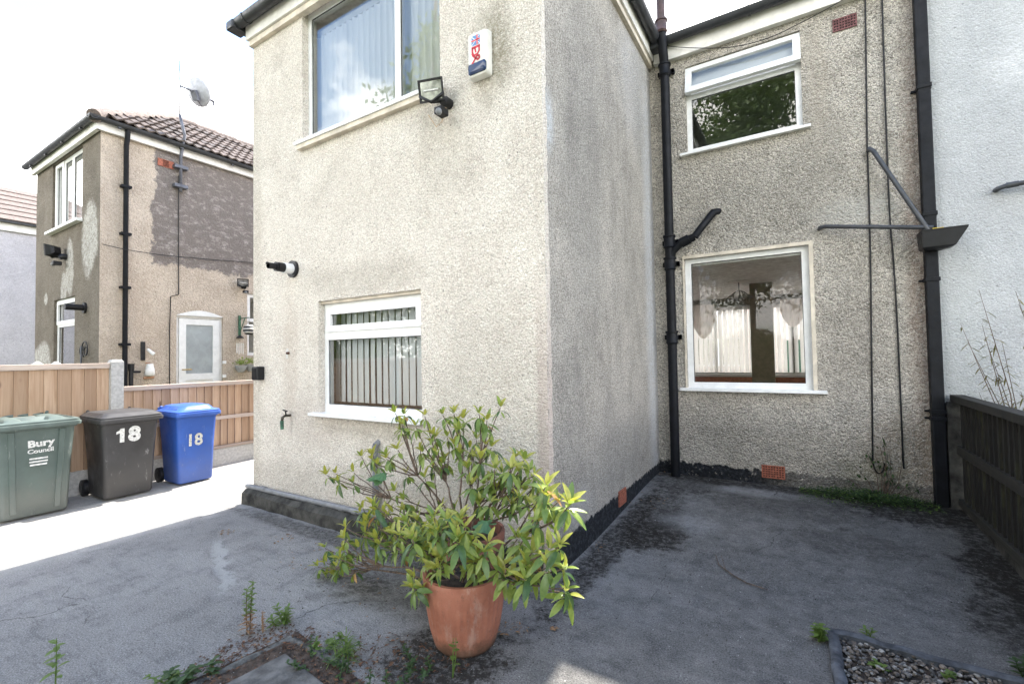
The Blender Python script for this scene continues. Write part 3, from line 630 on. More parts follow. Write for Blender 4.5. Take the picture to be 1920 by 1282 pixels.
m = MB(); m.tube([(sx_, sy_, 2.83), (sx_+.04, sy_, 2.93), (sx_+.14, sy_, 3.02), (sx_+.3, sy_+.01, 3.08)], .048, 16); m.tube([(sx_+.3, sy_+.01, 3.08), (br.x, CY-.06, br.z-.0), (br.x+.05, CY+.03, br.z+.02)], .044, 16); m.build('branch_pipe', BLACKP, sp_, smooth=True, auto=.8)
m = MB(); m.tube([(sx_+.14, sy_, 3.02), (sx_+.24, sy_+.005, 3.06)], .062, 16); m.build('collar', BLACKP, sp_, smooth=True, auto=.8)
# square downpipe at the party line, hopper and its two branch wastes
dx_ = 1.135; dy_ = CY-.075
m = MB(); m.box(dx_-.05, dx_+.05, dy_-.04, dy_+.055, .02, 6.4); dp = m.build('downpipe', BLACKP, house, bevel=.01, label='black square downpipe beside the white wall')
for z in (4.28, 3.0, 2.35, 1.05, .98):
    m = MB(); m.box(dx_-.058, dx_+.058, dy_-.047, dy_+.06, z-.04, z); m.box(dx_-.09, dx_+.07, dy_+.04, CY, z-.03, z-.01); m.build('collar', BLACKP, dp, bevel=.005)
m = MB(); hz = 2.62; hc = (1.2, CY-.19)
m.loft([[(hc[0]+a*s0-o_, hc[1]+b*s1, z) for a, b in ((-1, -1), (1, -1), (1, 1), (-1, 1))] for s0, s1, z, o_ in ((.07, .05, hz-.02, .07), (.12, .09, hz-.0, .04), (.165, .11, hz+.15, 0), (.17, .115, hz+.17, 0))])
m.build('hopper', BLACK, dp, bevel=.006)
m = MB(); m.box(1.12, 1.2, CY-.27, CY-.2, hz+.171, hz+.18); m.build('sticker', plain('yellow_sticker', (.7, .5, .02), .5), dp)
DG = plain('grey_black_waste', (.045, .048, .055), .4, 0, .2)
def waste(par, pts, r=.022):
    m = MB(); m.tube(pts, r, 14); m.tube([pts[0], tuple(Vector(pts[0]).lerp(Vector(pts[1]), .06))], r*1.25, 14)
    o = m.build('waste_pipe', DG, par, smooth=True, auto=.8); return o
e1 = atY(1537, 426, CY-.09); e2 = atY(1631, 276, CY-.09)
waste(dp, [(e1.x, CY+.02, e1.z), (e1.x+.005, CY-.06, e1.z), (e1.x+.05, CY-.085, e1.z), (1.14, CY-.2, hz+.2)]); waste(dp, [(e2.x, CY+.02, e2.z), (e2.x, CY-.06, e2.z-.005), (e2.x+.03, CY-.085, e2.z-.05), (1.1, CY-.2, hz+.18)])

# neighbour in white, the other half of the pair
semi = thing('attached_house', 'white rendered house wall joined on beyond the black downpipe', 'house', (4, 6.5, 0))
wall_mb('Y', CY+.003, 1.15, 6.8, -.1, 6.6, [], .1, -1).build('wall', MAT_W, semi)
wall_mb('X', 6.8, CY, FY, -.1, 5.6, [], .1, 1).build('wall', MAT_W, semi); wall_mb('Y', FY, 1.15, 6.8, -.1, 5.6, [], .1, 1).build('wall', MAT_W, semi)
e3 = atY(1872, 353, CY-.07)
m = MB(); m.tube([(e3.x, CY+.02, e3.z), (e3.x, CY-.05, e3.z), (e3.x+.05, CY-.075, e3.z+.01), (e3.x+.7, CY-.12, e3.z+.03)], .022, 14); m.tube([(e3.x+.05, CY-.075, e3.z+.01), (e3.x+.13, CY-.08, e3.z+.013)], .028, 14); m.build('waste_pipe', DG, semi, smooth=True, auto=.8)

# ------------------------------------------------------------------ next house on the left
NXP, NY0, NXL = -9.6, 2.85, -12.95
nb = thing('house', 'brown pebble-dashed house with a white arched door, beyond the fence', 'house', (-11.3, 5, 0), group='houses')
del nb['group']
DOOR = (3.945, 4.745, .35, 2.5)
NW = [(atX(462, 545, NXP-.03).y, 6.3, 1.75, 3.02)]
m = wall_mb('X', NXP, NY0, 13, -.1, 5.5, [DOOR, NW[0]], .12, 1)
m.build('wall', MAT_NS, nb, label='patched brown side wall, its light put into the colour')
nu0, nu1 = (-11.98, -10.41), (4.13, 5.42); nl0, nl1 = (-11.82, -10.72), (1.3, 2.83)
wall_mb('Y', NY0, NXL, NXP, -.1, 5.5, [(*nu0, *nu1), (*nl0, *nl1)], .1, -1).build('wall', MAT_NR, nb, label='brown rear wall, its shade put into the colour, with pale patches')
wall_mb('X', NXL, NY0, 13, -.1, 5.5, [], .1, -1).build('wall', MAT_NR, nb)
m = MB(); m.box(NXL+.02, NXP-.13, 5.8, 5.9, 0, 5.5); m.box(NXL+.02, NXP-.13, NY0+.12, 5.8, 5.4, 5.45); m.box(NXL+.02, NXP-.13, NY0+.12, 5.8, 2.95, 3.05); m.build('inner_wall', ROOM, nb)
m = MB(); Y0, Y1 = DOOR[:2]                                              # door head: render arch over the square frame
arc = [(Y0 + (Y1-Y0)*i/12, 2.5 + .1*math.sin(math.pi*i/12)) for i in range(13)]
for i in range(12): m.add([(NXP+.004, arc[i][0], 2.495), (NXP+.004, arc[i+1][0], 2.495), (NXP+.004, arc[i+1][0], arc[i+1][1]+.0), (NXP+.004, arc[i][0], arc[i][1]+.0)], [(0, 1, 2, 3)])
d_ = frame_mb('X', NXP-.05, 1, Y0, Y1, .35, 2.5, [(Y0+.05, Y1-.05, .4, 2.45)], .06).build('door', UPVC, nb, label='white door with a frosted pane')
m.build('arch', UPVC, d_)
frame_mb('X', NXP-.03, 1, Y0+.055, Y1-.055, .4, 2.44, [(Y0+.17, Y1-.17, 1.42, 2.33), (Y0+.17, Y1-.17, .55, 1.3)], .03).build('leaf_frame', UPVC, d_)
pane_mb('X', NXP-.045, 1, Y0+.16, Y1-.16, 1.41, 2.34).build('pane', FROST, d_); pane_mb('X', NXP-.05, 1, Y0+.16, Y1-.16, .54, 1.31).build('panel', UPVC, d_)
m = MB(); m.tube([(NXP-.03, Y0+.11, 1.5), (NXP+.03, Y0+.11, 1.5), (NXP+.03, Y0+.24, 1.5)], .011, 8); m.build('handle', plain('brass', (.6, .42, .18), .3, 1), d_, smooth=True)
for z in (1.62, 1.35): m = MB(); m.box(NXP+.001, NXP+.03, Y1-.015, Y1+.05, z-.03, z+.03); m.build('hinge', UPVC, d_, bevel=.006)
a, b = NW[0][:2]
w = window(nb, 'X', NXP-.05, 1, a, b, 1.75, 3.02, [(a+.06, a+.5, 2.5, 2.96), (a+.06, a+.5, 1.81, 2.44), (a+.56, b-.06, 1.81, 2.96)], (0,), None)
w = window(nb, 'Y', NY0+.05, -1, *nu0, *nu1, [(-11.9, -11.55, 4.2, 5.35), (-11.45, -11.1, 4.2, 5.35), (-11.0, -10.48, 4.2, 5.35)], (0,), (nu0[0]-.08, nu0[1]+.03, 4.13, .05, .14))
slats(w, SLATW, -11.9, -11.0, 4.2, 5.35, NY0+.2, .085, .089, 15)
w = window(nb, 'Y', NY0+.05, -1, *nl0, *nl1, [(-11.74, -10.8, 2.42, 2.75), (-11.74, -10.8, 1.38, 2.32)], (0,), None)
# roof: structure, tiles one by one on the slope in view, hip and ridge tiles
NE = 5.6; rx0, rx1, ry0 = NXL-.13, NXP+.13, NY0-.13; rcx = (rx0+rx1)/2; half = (rx1-rx0)/2; rz = NE+half*.68
m = hip(rx0, rx1, ry0, 13.2, NE, 0, ((rcx, ry0+half, rz), (rcx, 13, rz))); rf = m.build('roof', ROOFM, nb)
TILES = [plain('concrete_tile_%s' % n_, c, .85, 0, .2, 20, .004) for n_, c in (('pink', (.15, .118, .104)), ('brown', (.085, .064, .056)), ('grey', (.12, .1, .092)))]
sl = math.atan2(rz-NE, half); slen = half/math.cos(sl); tw, tl = .3, .27
def tile_mesh(mat):
    m = MB(); N = 8
    top = [(i/N*tw - tw/2, .016*math.cos(i/N*4*math.pi)) for i in range(N+1)]
    for e0, e1, za, zb in ((-.03, tl+.03, .05, .008),):
        vs = [(x, e0, z+za) for x, z in top] + [(x, e1, z+zb) for x, z in top] + [(x, e0, z+za-.026) for x, z in top]
        fs = [(i, i+1, N+2+i, N+1+i) for i in range(N)] + [(2*N+2+i, 2*N+3+i, i+1, i) for i in range(N)]
        m.add(vs, fs)
    me = bpy.data.meshes.new('tile'); me.from_pydata(m.v, [], m.f); me.materials.append(mat); me.polygons.foreach_set('use_smooth', [True]*len(me.polygons)); me.set_sharp_from_angle(angle=.7); return me
tms = [tile_mesh(t) for t in TILES]
nrow = int(slen/tl)
for i in range(nrow):
    for j in range(22):
        y = ry0 + .05 + j*tw + (tw/2 if i % 2 else 0); s0 = i*tl
        if y - ry0 < s0*math.cos(sl) + .1: continue
        o = link('tile', tms[random.choice((0, 0, 1, 2))], rf)
        ex = Vector((0, 1, 0)); ey = Vector((-math.cos(sl), 0, math.sin(sl))); ez = ex.cross(ey)
        Mx = Matrix((ex, ey, ez)).transposed().to_4x4(); Mx.translation = Vector((rx1+.03, y, NE+.012)) + ey*s0 + ez*random.uniform(0, .016) + ey*random.uniform(-.012, .012) - nb.location
        o.matrix_local = Mx
for k in range(13):
    t0 = k/13
    if k < 7: p = Vector((rx1, ry0, NE)).lerp(Vector((rcx, ry0+half, rz)), k/7); q = Vector((rx1, ry0, NE)).lerp(Vector((rcx, ry0+half, rz)), (k+1.06)/7)
    else: p = Vector((rcx, ry0+half+(k-7)*.42, rz)); q = p + Vector((0, .45, 0))
    m = MB(); m.tube([p + Vector((0, 0, .0)), q + Vector((0, 0, .012))], [.105, .115], 12); m.build('ridge_tile', TILES[0], rf, smooth=True, auto=.8)
m = MB(); m.box(NXP+.02, NXP+.075, NY0-.06, 13, 5.43, 5.58); m.build('fascia', PAINTW, nb); m = MB(); m.box(NXL-.06, NXP+.074, NY0-.075, NY0-.02, 5.43, 5.58); m.build('fascia', PAINTW, nb)
def gut2(p, q, o):
    p, q, o = Vector(p), Vector(q), Vector(o); m = MB(); r = .06
    pr = [(-math.cos(math.pi*k/8)*r, -math.sin(math.pi*k/8)*r) for k in range(9)] + [(-math.cos(math.pi*k/8)*(r-.006), -math.sin(math.pi*k/8)*(r-.006)) for k in range(8, -1, -1)]
    m.loft([[b_ + o*u + Vector((0, 0, w_)) for u, w_ in pr] for b_ in (p, q)]); g_ = m.build('gutter', GUTTER, nb, smooth=True, auto=.7)
    d = (q-p).normalized()
    for k in range(int((q-p).length/.9)):
        c = p + d*(.4+k*.9); m = MB(); m.box(c.x-.02, c.x+.02, c.y-.02, c.y+.02, c.z-.085, c.z-.05); m.build('bracket', GUTTER, g_)
gut2((NXP+.14, NY0-.2, 5.6), (NXP+.14, 9, 5.6), (1, 0, 0)); gut2((NXL-.15, NY0-.14, 5.6), (NXP+.2, NY0-.14, 5.6), (0, -1, 0))
m = MB(); m.tube([(NXP+.12, 3.17, 5.55), (NXP+.1, 3.17, 5.4), (NXP+.06, 3.17, 5.3), (NXP+.06, 3.17, 0)], .036, 14); dp2 = m.build('downpipe', BLACKP, nb, smooth=True, auto=.8)
for z in (4.6, 3.8, 2.9, 1.95): m = MB(); m.box(NXP, NXP+.1, 3.1, 3.24, z-.02, z+.02); m.build('bracket', BLACKP, dp2)
airbrick(nb, 'X', NXP, 1, 3.64, 3.885, 5.145, 5.275, 1, 5, BRICK)
# far house
FX = -18.1
fh = thing('house', 'lilac grey rendered house with pink roof tiles at the far left', 'house', (FX-2, 3, 0))
wall_mb('X', FX, -1.2, 12, -.1, 5.45, [], .1, 1).build('wall', MAT_FAR, fh); wall_mb('Y', -1.2, FX-4, FX, -.1, 5.45, [], .1, -1).build('wall', MAT_FAR, fh)
wall_mb('X', FX-4, -1.2, 12, -.1, 5.45, [], .1, -1).build('wall', MAT_FAR, fh)
m = hip(FX-4.15, FX+.15, -1.35, 12.2, 5.5, 0, ((FX-2, .65, 6.95), (FX-2, 10, 6.95))); rf2 = m.build('roof', ROOFM, fh)
for i in range(7):
    s0 = i*.36; sl2 = math.atan2(1.45, 2.15); m = MB(); Mx = Matrix.Translation((FX+.17-(s0+.16)*math.cos(sl2), 5.5+0, 5.53+(s0+.16)*math.sin(sl2))) @ Matrix.Rotation(sl2-.07, 4, 'Y')
    m.xbox(Mx, .37, max(.5, 12.6-1.9*s0), .03); m.build('tile_course', TILES[0], rf2)
m = MB(); m.box(FX+.01, FX+.06, -1.2, 12, 5.25, 5.5); m.build('fascia', PAINTW, fh); m = MB(); m.box(FX+.06, FX+.17, -1.3, 12, 5.46, 5.53); m.build('gutter', GUTTER, fh)

# brick houses across the street, glimpsed through the front bay
REDROOF = plain('red_roof_tiles', (.4, .13, .1), .85, 0, .2, 9)
RBR = NT('pale_brickwork'); bk = RBR.n('ShaderNodeTexBrick'); RBR.put(bk.inputs['Vector'], RBR.scale(RBR.pos, (1, 1, 1), rot=(R(90), 0, 0))); bk.inputs['Scale'].default_value = 4.4
for i_, c_ in enumerate(((.58, .5, .44), (.5, .42, .37), (.62, .58, .54))): bk.inputs[i_+1].default_value = (*c_, 1)
RBR.col(bk.outputs['Color']); RBR.rough(.9)
for i_, x0_ in enumerate((-14.0, -5.6, 2.8)):
    t = thing('brick_house', 'pale brick house with a red roof across the street seen through the bay, %s' % ('leftmost', 'middle', 'rightmost')[i_], 'house', (x0_+4, 30, 0)); ws = [(x0_+.8, x0_+3.0, .9, 2.4), (x0_+.8, x0_+3.0, 3.6, 5.0), (x0_+5.0, x0_+7.2, 3.6, 5.0), (x0_+5.0, x0_+6.0, 0, 2.2)]
    wall_mb('Y', 27, x0_, x0_+8.2, -.1, 5.7, ws, .12, -1).build('wall', RBR.m, t); m = MB(); m.box(x0_, x0_+8.2, 27.3, 34, -.1, 5.7); m.build('inner_wall', ROOM, t)
    for k_, q_ in enumerate(ws):
        if k_ < 3: window(t, 'Y', 27.08, -1, *q_, [(q_[0]+.07, (q_[0]+q_[1])/2-.04, q_[2]+.07, q_[3]-.07), ((q_[0]+q_[1])/2+.04, q_[1]-.07, q_[2]+.07, q_[3]-.07)], (), None)
        else: m = MB(); m.box(q_[0], q_[1], 27.08, 27.14, 0, 2.2); m.build('door', GREENP0, t)
    m = MB(); m.add([(x0_-.1, 26.8, 5.65), (x0_+8.3, 26.8, 5.65), (x0_+8.3, 34.2, 5.65), (x0_-.1, 34.2, 5.65), (x0_+.0, 30.5, 8.2), (x0_+8.2, 30.5, 8.2)], [(0, 1, 5, 4), (1, 2, 5), (2, 3, 4, 5), (3, 0, 4), (3, 2, 1, 0)]); m.build('roof', REDROOF, t)

# ------------------------------------------------------------------ fences
def fence_run(root, x, face, y0, y1, zb, zt, bw, mat, gap=.004):
    y = y0; k = 0
    while y < y1-.02:
        w = min(bw*random.uniform(.94, 1.06), y1-y); m = MB(); a, b = (x, x-face*.012); t = .008*(k % 2)
        m.add([(x+face*.022, y+gap/2, zb), (x+face*.004, y+w, zb), (x+face*.004, y+w, zt), (x+face*.022, y+gap/2, zt), (x-face*.012, y+gap/2, zb), (x-face*.008, y+w, zb), (x-face*.008, y+w, zt), (x-face*.012, y+gap/2, zt)],
              [(0, 1, 2, 3), (7, 6, 5, 4), (0, 4, 5, 1), (3, 2, 6, 7), (1, 5, 6, 2), (0, 3, 7, 4)])
        m.build('board', mat, root); y += w; k += 1
fl = thing('fence', 'tall pale timber fence panels behind the green bin', 'fence', (-7.75, 0, 0))
fence_run(fl, -7.76, 1, -1.2, 2.41, .3, 1.575, .125, WOODN)
fence_run(fl, -7.76, 1, -5.0, -1.24, .3, 1.575, .15, WOODN)
m = MB(); m.box(-7.81, -7.71, -5.0, 2.405, 1.577, 1.645); m.build('cap', WOODC, fl, bevel=.008)
m = MB(); m.box(-7.79, -7.74, -5.0, 2.41, -.05, .295); m.build('gravel_board', CONCP, fl, bevel=.006)
def post(par, x, y, z, mat=CONCP, s=.06):
    m = MB(); sq = lambda q, zz: [(x+a*q, y+b*q, zz) for a, b in ((-1, -1), (1, -1), (1, 1), (-1, 1))]
    m.loft([sq(s, -.05), sq(s, z-.03), sq(s*.72, z)]); return m.build('post', mat, par)
post(fl, -7.76, 2.48, 1.69, s=.068); post(fl, -7.76, -1.22, 1.69)
fl2 = thing('fence', 'low timber fence with a pale coping behind the blue bin', 'fence', (-7.75, 4.5, 0))
fence_run(fl2, -7.765, 1, 2.555, 7.6, .29, 1.262, .112, WOODN)
m = MB(); m.box(-7.82, -7.70, 2.552, 7.6, 1.264, 1.325); m.build('cap', WOODC, fl2, bevel=.006)
for z0, z1 in ((.735, .79), (.285, .33)): m = MB(); m.box(-7.744, -7.715, 2.556, 7.6, z0, z1); m.build('rail', WOODC, fl2, bevel=.004)
m = MB(); m.box(-7.79, -7.735, 2.556, 7.6, -.05, .28); m.build('gravel_board', CONCP, fl2, bevel=.006)
for (u, v), lb in (((70, 684), 'farther, smaller'), ((105, 684), 'nearer, larger')):
    p = atX(u, v, -9.0); t = thing('fence_post', 'pale stone post top just over the tall fence, the %s of two' % lb, 'post', (p.x, p.y, 0))
    m = MB(); q = .08; sq = lambda r_, z: [(p.x+a*r_, p.y+b*r_, z) for a, b in ((-1, -1), (1, -1), (1, 1), (-1, 1))]
    m.loft([sq(.06, -.08), sq(.06, p.z-.06)]); m.build('shaft', CONCP, t); m = MB(); m.loft([sq(q, p.z-.058), sq(q, p.z-.02), sq(.01, p.z+.05)]); m.build('cap', CONCP, t)
fr = thing('fence', 'dark stained timber fence along the right of the yard', 'fence', (1.32, 4, 0))
fence_run(fr, 1.29, -1, .2, 6.026, .19, 1.13, .105, WOODD)
m = MB(); m.box(1.235, 1.345, .2, 6.12, 1.131, 1.198); m.build('cap', WOODR, fr, bevel=.008)
for z0, z1, x_ in ((.635, .72, 1.252), (.15, .215, 1.247)): m = MB(); m.box(x_, 1.296, .2, 6.1, z0, z1); m.build('rail', WOODR, fr, bevel=.006)
m = MB(); m.box(1.267, 1.305, .2, 6.1, -.06, .148); m.build('gravel_board', CONCD, fr, bevel=.005)
post(fr, 1.252, 6.085, 1.128, CONCD, .056)

# ------------------------------------------------------------------ wheelie bins
def rr(cx, d, w, r, z, n=5, cy=0):
    pts = []
    for sx_, sy_, a0 in ((1, -1, -90), (1, 1, 0), (-1, 1, 90), (-1, -1, 180)):
        for k in range(n+1):
            a = R(a0 + 90*k/n); pts.append((cx + sx_*(d/2-r) + r*math.cos(a), cy + sy_*(w/2-r) + r*math.sin(a), z))
    return pts
def wheelie(name, label, loc, rz, w, d, h, c, dull, lid_style, ribs=False):
    t = thing(name, label, 'wheelie bin', loc, rz, 'wheelie bins along the fence')
    k = NT(name+'_plastic'); cc = k.mix(k.ramp(k.noise(3, 6, .65), .35, .75), c, tuple(min(1, q*1.25+.01) for q in c))
    z = k.xyz()[2]; cc = k.mix(k.math('MULTIPLY', k.ramp(k.math('ADD', z, k.math('MULTIPLY', k.noise(6, 5, .7), .5)), .35, .75, 1, 0), dull), cc, (.33, .3, .27))
    sc = k.ramp(k.noise(9, 8, .8, k.scale(k.pos, (1, 1, .5))), .62, .7); cc = k.mix(k.math('MULTIPLY', sc, .3), cc, (.5, .5, .5)); s2 = k.ramp(k.noise(6, 6, .8, k.scale(k.pos, (1, 2.2, .6), rot=(.6, 0, 0))), .6, .66); cc = k.mix(k.math('MULTIPLY', s2, .22), cc, (.45, .45, .44))
    k.col(cc); k.rough(k.ramp(k.noise(5, 4), .3, .7, .35, .55)); mat = k.m
    lidm = plain(name+'_lid', tuple(min(1, q*1.25+.012) for q in c), .45, 0, .12, 6)
    zt = h*.895; m = MB()
    rings = [rr(.02, d*.68, w*.78, .04, .025), rr(.02, d*.72, w*.82, .05, .05), rr(.01, d*.80, w*.88, .055, h*.5), rr(0, d*.88, w*.95, .05, zt-.06), rr(0, d*.94, w*1.0, .05, zt-.055), rr(0, d*.95, w*1.0, .05, zt)]
    m.loft(rings); m.build('body', mat, t, True, smooth=True, auto=.5)
    fx = lambda z: (.02+d*.36) + (( .44*d) - (.02+d*.36))*(z/(zt-.06)) + .004
    if ribs:
        for yy in (-.3*w, .3*w):
            m = MB(); m.loft([[(fx(.08)-.02, yy*.85-.03, .08), (fx(.08)+.012, yy*.85-.02, .08), (fx(.08)+.012, yy*.85+.02, .08), (fx(.08)-.02, yy*.85+.03, .08)], [(fx(zt-.07)-.02, yy-.035, zt-.07), (fx(zt-.07)+.012, yy-.022, zt-.07), (fx(zt-.07)+.012, yy+.022, zt-.07), (fx(zt-.07)-.02, yy+.035, zt-.07)]]); m.build('rib', mat, t, True)
    m = MB(); m.loft([rr(.015, d*1.04, w*1.06, .05, zt-.035), rr(.015, d*1.06, w*1.07, .05, zt-.01), rr(.012, d*1.06, w*1.06, .05, zt+.008), rr(.012, d*1.03, w*1.03, .05, zt+.012), rr(.012, d*1.03, w*1.03, .05, zt+.03), rr(.01, d*.98, w*.98, .05, zt+.04)]
           + ([rr(-.02, d*.9, w*.86, .07, zt+.05), rr(-.03, d*.82, w*.74, .09, zt+.095), rr(-.03, d*.7, w*.62, .1, zt+.105)] if lid_style == 'dome' else [rr(-.01, d*.9, w*.9, .06, zt+.06), rr(-.01, d*.84, w*.84, .06, zt+.075)] if lid_style == 'flat' else [rr(0, d*.93, w*.93, .05, zt+.042), rr(0, d*.9, w*.9, .05, zt+.03)]))
    ld = m.build('lid', lidm, t, True, smooth=True, auto=.6)
    if lid_style == 'tray':
        for yy in (-.26*w, .26*w):
            m = MB(); m.loft([rr(.0, d*.8, w*.22, .04, zt+.03, 5, yy), rr(-.02, d*.7, w*.18, .04, zt+.055, 5, yy), rr(-.03, d*.5, w*.12, .03, zt+.065, 5, yy)]); m.build('lid_rib', lidm, ld, True, smooth=True, auto=.6)
        m = MB(); m.loft([rr(d*.05, d*.2, w*.6, .03, zt+.03), rr(d*.05, d*.14, w*.55, .03, zt+.06)]); m.build('lid_rib', lidm, ld, True, smooth=True, auto=.6)
    for yy in (-1, 1):
        m = MB(); m.tube([(-d*.5, yy*w*.36, zt+.0), (-d*.56, yy*w*.36, zt+.055), (-d*.5, yy*w*.36, zt+.075)], .016, 8); m.build('hinge', lidm, t, True, smooth=True)
    m = MB(); m.tube([(-d*.58, -w*.4, zt+.05), (-d*.58, w*.4, zt+.05)], .017, 10); m.build('handle', lidm, t, True, smooth=True)
    m = MB(); m.tube([(-d*.4, -w*.45, .1), (-d*.4, w*.45, .1)], .012, 8); m.build('axle', BLACK, t, True, smooth=True)
    for yy in (-1, 1):
        m = MB(); m.tube([(-d*.4, yy*w*.44-.03, .1), (-d*.4, yy*w*.44-.025, .1), (-d*.4, yy*w*.44+.025, .1), (-d*.4, yy*w*.44+.03, .1)], [.085, .1, .1, .085], 20); wh = m.build('wheel', BLACK, t, True, smooth=True, auto=.6)
        m = MB(); m.tube([(-d*.4, yy*w*.44-.034, .1), (-d*.4, yy*w*.44+.034, .1)], .05, 14); m.build('hub', BLACK, wh, True, smooth=True, auto=.6)
    sl_ = math.atan2(fx(1)-fx(0), 1)
    def letter(body, y, z, size, bold, mat_, squash=1, tilt=0):
        M = frameM((fx(z)+.003, y, z), (0, 1, 0), (math.sin(sl_), 0, math.cos(sl_))) @ Matrix.Rotation(tilt, 4, 'Z')
        text_mb(body, size, M, bold, .001, squash).build('lettering', mat_, t, True)
    return t, letter
STICK = plain('sticker_white', (.66, .66, .64), .5, 0, .18, 45)
STICKW = plain('worn_sticker', (.55, .55, .5), .6, 0, .3, 60)
g_, lt = wheelie('wheelie_bin', 'green wheelie bin with worn white council lettering, leftmost of the three', (-7.33, 1.57, 0), 0, .66, .74, 1.12, (.07, .095, .085), .25, 'tray', True)
lt('Bury', .03, .795, .1, .004, STICK, 1.1, R(3)); lt('Council', .03, .715, .06, .002, STICK, 1.1, R(2))
for i, s_ in enumerate(('recycle for', 'your area', 'thank you')): pass
for i, wd in enumerate((.13, .13, .12)):
    m = MB(); z = .645-i*.033; m.box(0, .0015, -wd/2, wd/2, -.009, .009); mm = MB(); Mx = Matrix.Translation((.356+.022*z/.5, .0, z)) @ Matrix.Rotation(.09, 4, 'Y'); mm.xbox(Mx, .003, wd*1.1, .016); mm.build('sticker', STICK, g_, True)
g_, lt = wheelie('wheelie_bin', 'dark grey brown wheelie bin with a bold white 18, in the middle', (-7.33, 2.40, 0), 0, .60, .74, 1.08, (.03, .029, .03), .1, 'flat')
lt('8', .03, .765, .235, .012, STICK, 1)
fxv = lambda z: (.02+.74*.36) + (.44*.74-(.02+.74*.36))*(z/(1.08*.895-.06)) + .0055
m = MB(); one = [(-.13, .63), (-.13, .0), (-.085, .0), (-.085, .165), (-.115, .165)]; one = [(-.115, .685), (-.07, .685), (-.07, .852), (-.108, .852), (-.118, .832), (-.15, .815), (-.15, .786), (-.115, .798)]
m.add([(fxv(z), y, z) for y, z in one], [tuple(range(8))]); m.build('lettering', STICK, g_, True)
g_, lt = wheelie('wheelie_bin', 'bright blue wheelie bin with a rounded white 18, rightmost of the three', (-7.27, 3.13, 0), 0, .52, .66, 1.06, (.018, .075, .32), .12, 'dome')
lt('18', -.04, .585, .215, .006, STICKW, .95)

# ------------------------------------------------------------------ flower pots
fp = atZ(873, 1199, 0)
def pot(name, label, c, r0, r1, h, mat):
    t = thing(name, label, 'flower pot', c); c = Vector(c)
    rib = lambda j, z: 1 + (.014*math.cos(2*math.pi*j/144*36) if .07 < z < h-.09 else 0)
    prof = [(r0*.93, 0), (r0, .015)] + [(r0+(r1-r0)*math.pow((z-.015)/(h-.1-.015), .75)*.95, z) for z in [.03+i*(h-.13)/8 for i in range(9)]] + [(r1*.985, h-.085), (r1*1.0, h-.07), (r1*1.02, h-.015), (r1*1.01, h), (r1*.93, h), (r1*.9, h-.02), (r1*.88, h-.06)]
    m = MB(); m.lathe((0, 0, 0), prof, 144, rib); m.build('pot_body', mat, t, True, smooth=True, auto=.9)
    m = MB(); m.lathe((0, 0, 0), [(.01, h-.055), (r1*.6, h-.05), (r1*.89, h-.062)], 20); m.build('soil', SOIL, t, True)
    return t
pot('flower_pot', 'ribbed terracotta flower pot in front of the house corner', (fp.x, fp.y, 0), .178, .238, .41, TERRA)
RP = (-1.98, 2.58, 0)
pot('flower_pot', 'old brown pot hidden in leaves behind the front terracotta pot', RP, .19, .25, .46, TERRAD)

# ------------------------------------------------------------------ the two rhododendrons, leaf by leaf
def leaf_mesh(mat, wd=.36, droop=.25, fold=.12, rows=6):
    m = MB(); vs = []
    for i in range(rows+1):
        t = i/rows; w = wd/2*math.pow(math.sin(math.pi*min(.999, .06+.94*t*.97)), .8)*(1.05-.1*t); y = t; z = -droop*t*t
        vs += [(-w, y, z + fold*w*2), (0, y, z), (w, y, z + fold*w*2)]
    fs = []
    for i in range(rows):
        a = i*3; fs += [(a, a+1, a+4, a+3), (a+1, a+2, a+5, a+4)]
    me = bpy.data.meshes.new('leaf'); me.from_pydata(vs, [], fs); me.materials.append(mat); me.polygons.foreach_set('use_smooth', [True]*len(me.polygons)); return me
LM = [[leaf_mesh(mt, random.uniform(.29, .38), random.uniform(.08, .55), random.uniform(.05, .3)) for _ in range(3)] for mt in LEAVES]
def zc(p): return (560+p[0]/2.366, 740+p[1]/2.366)
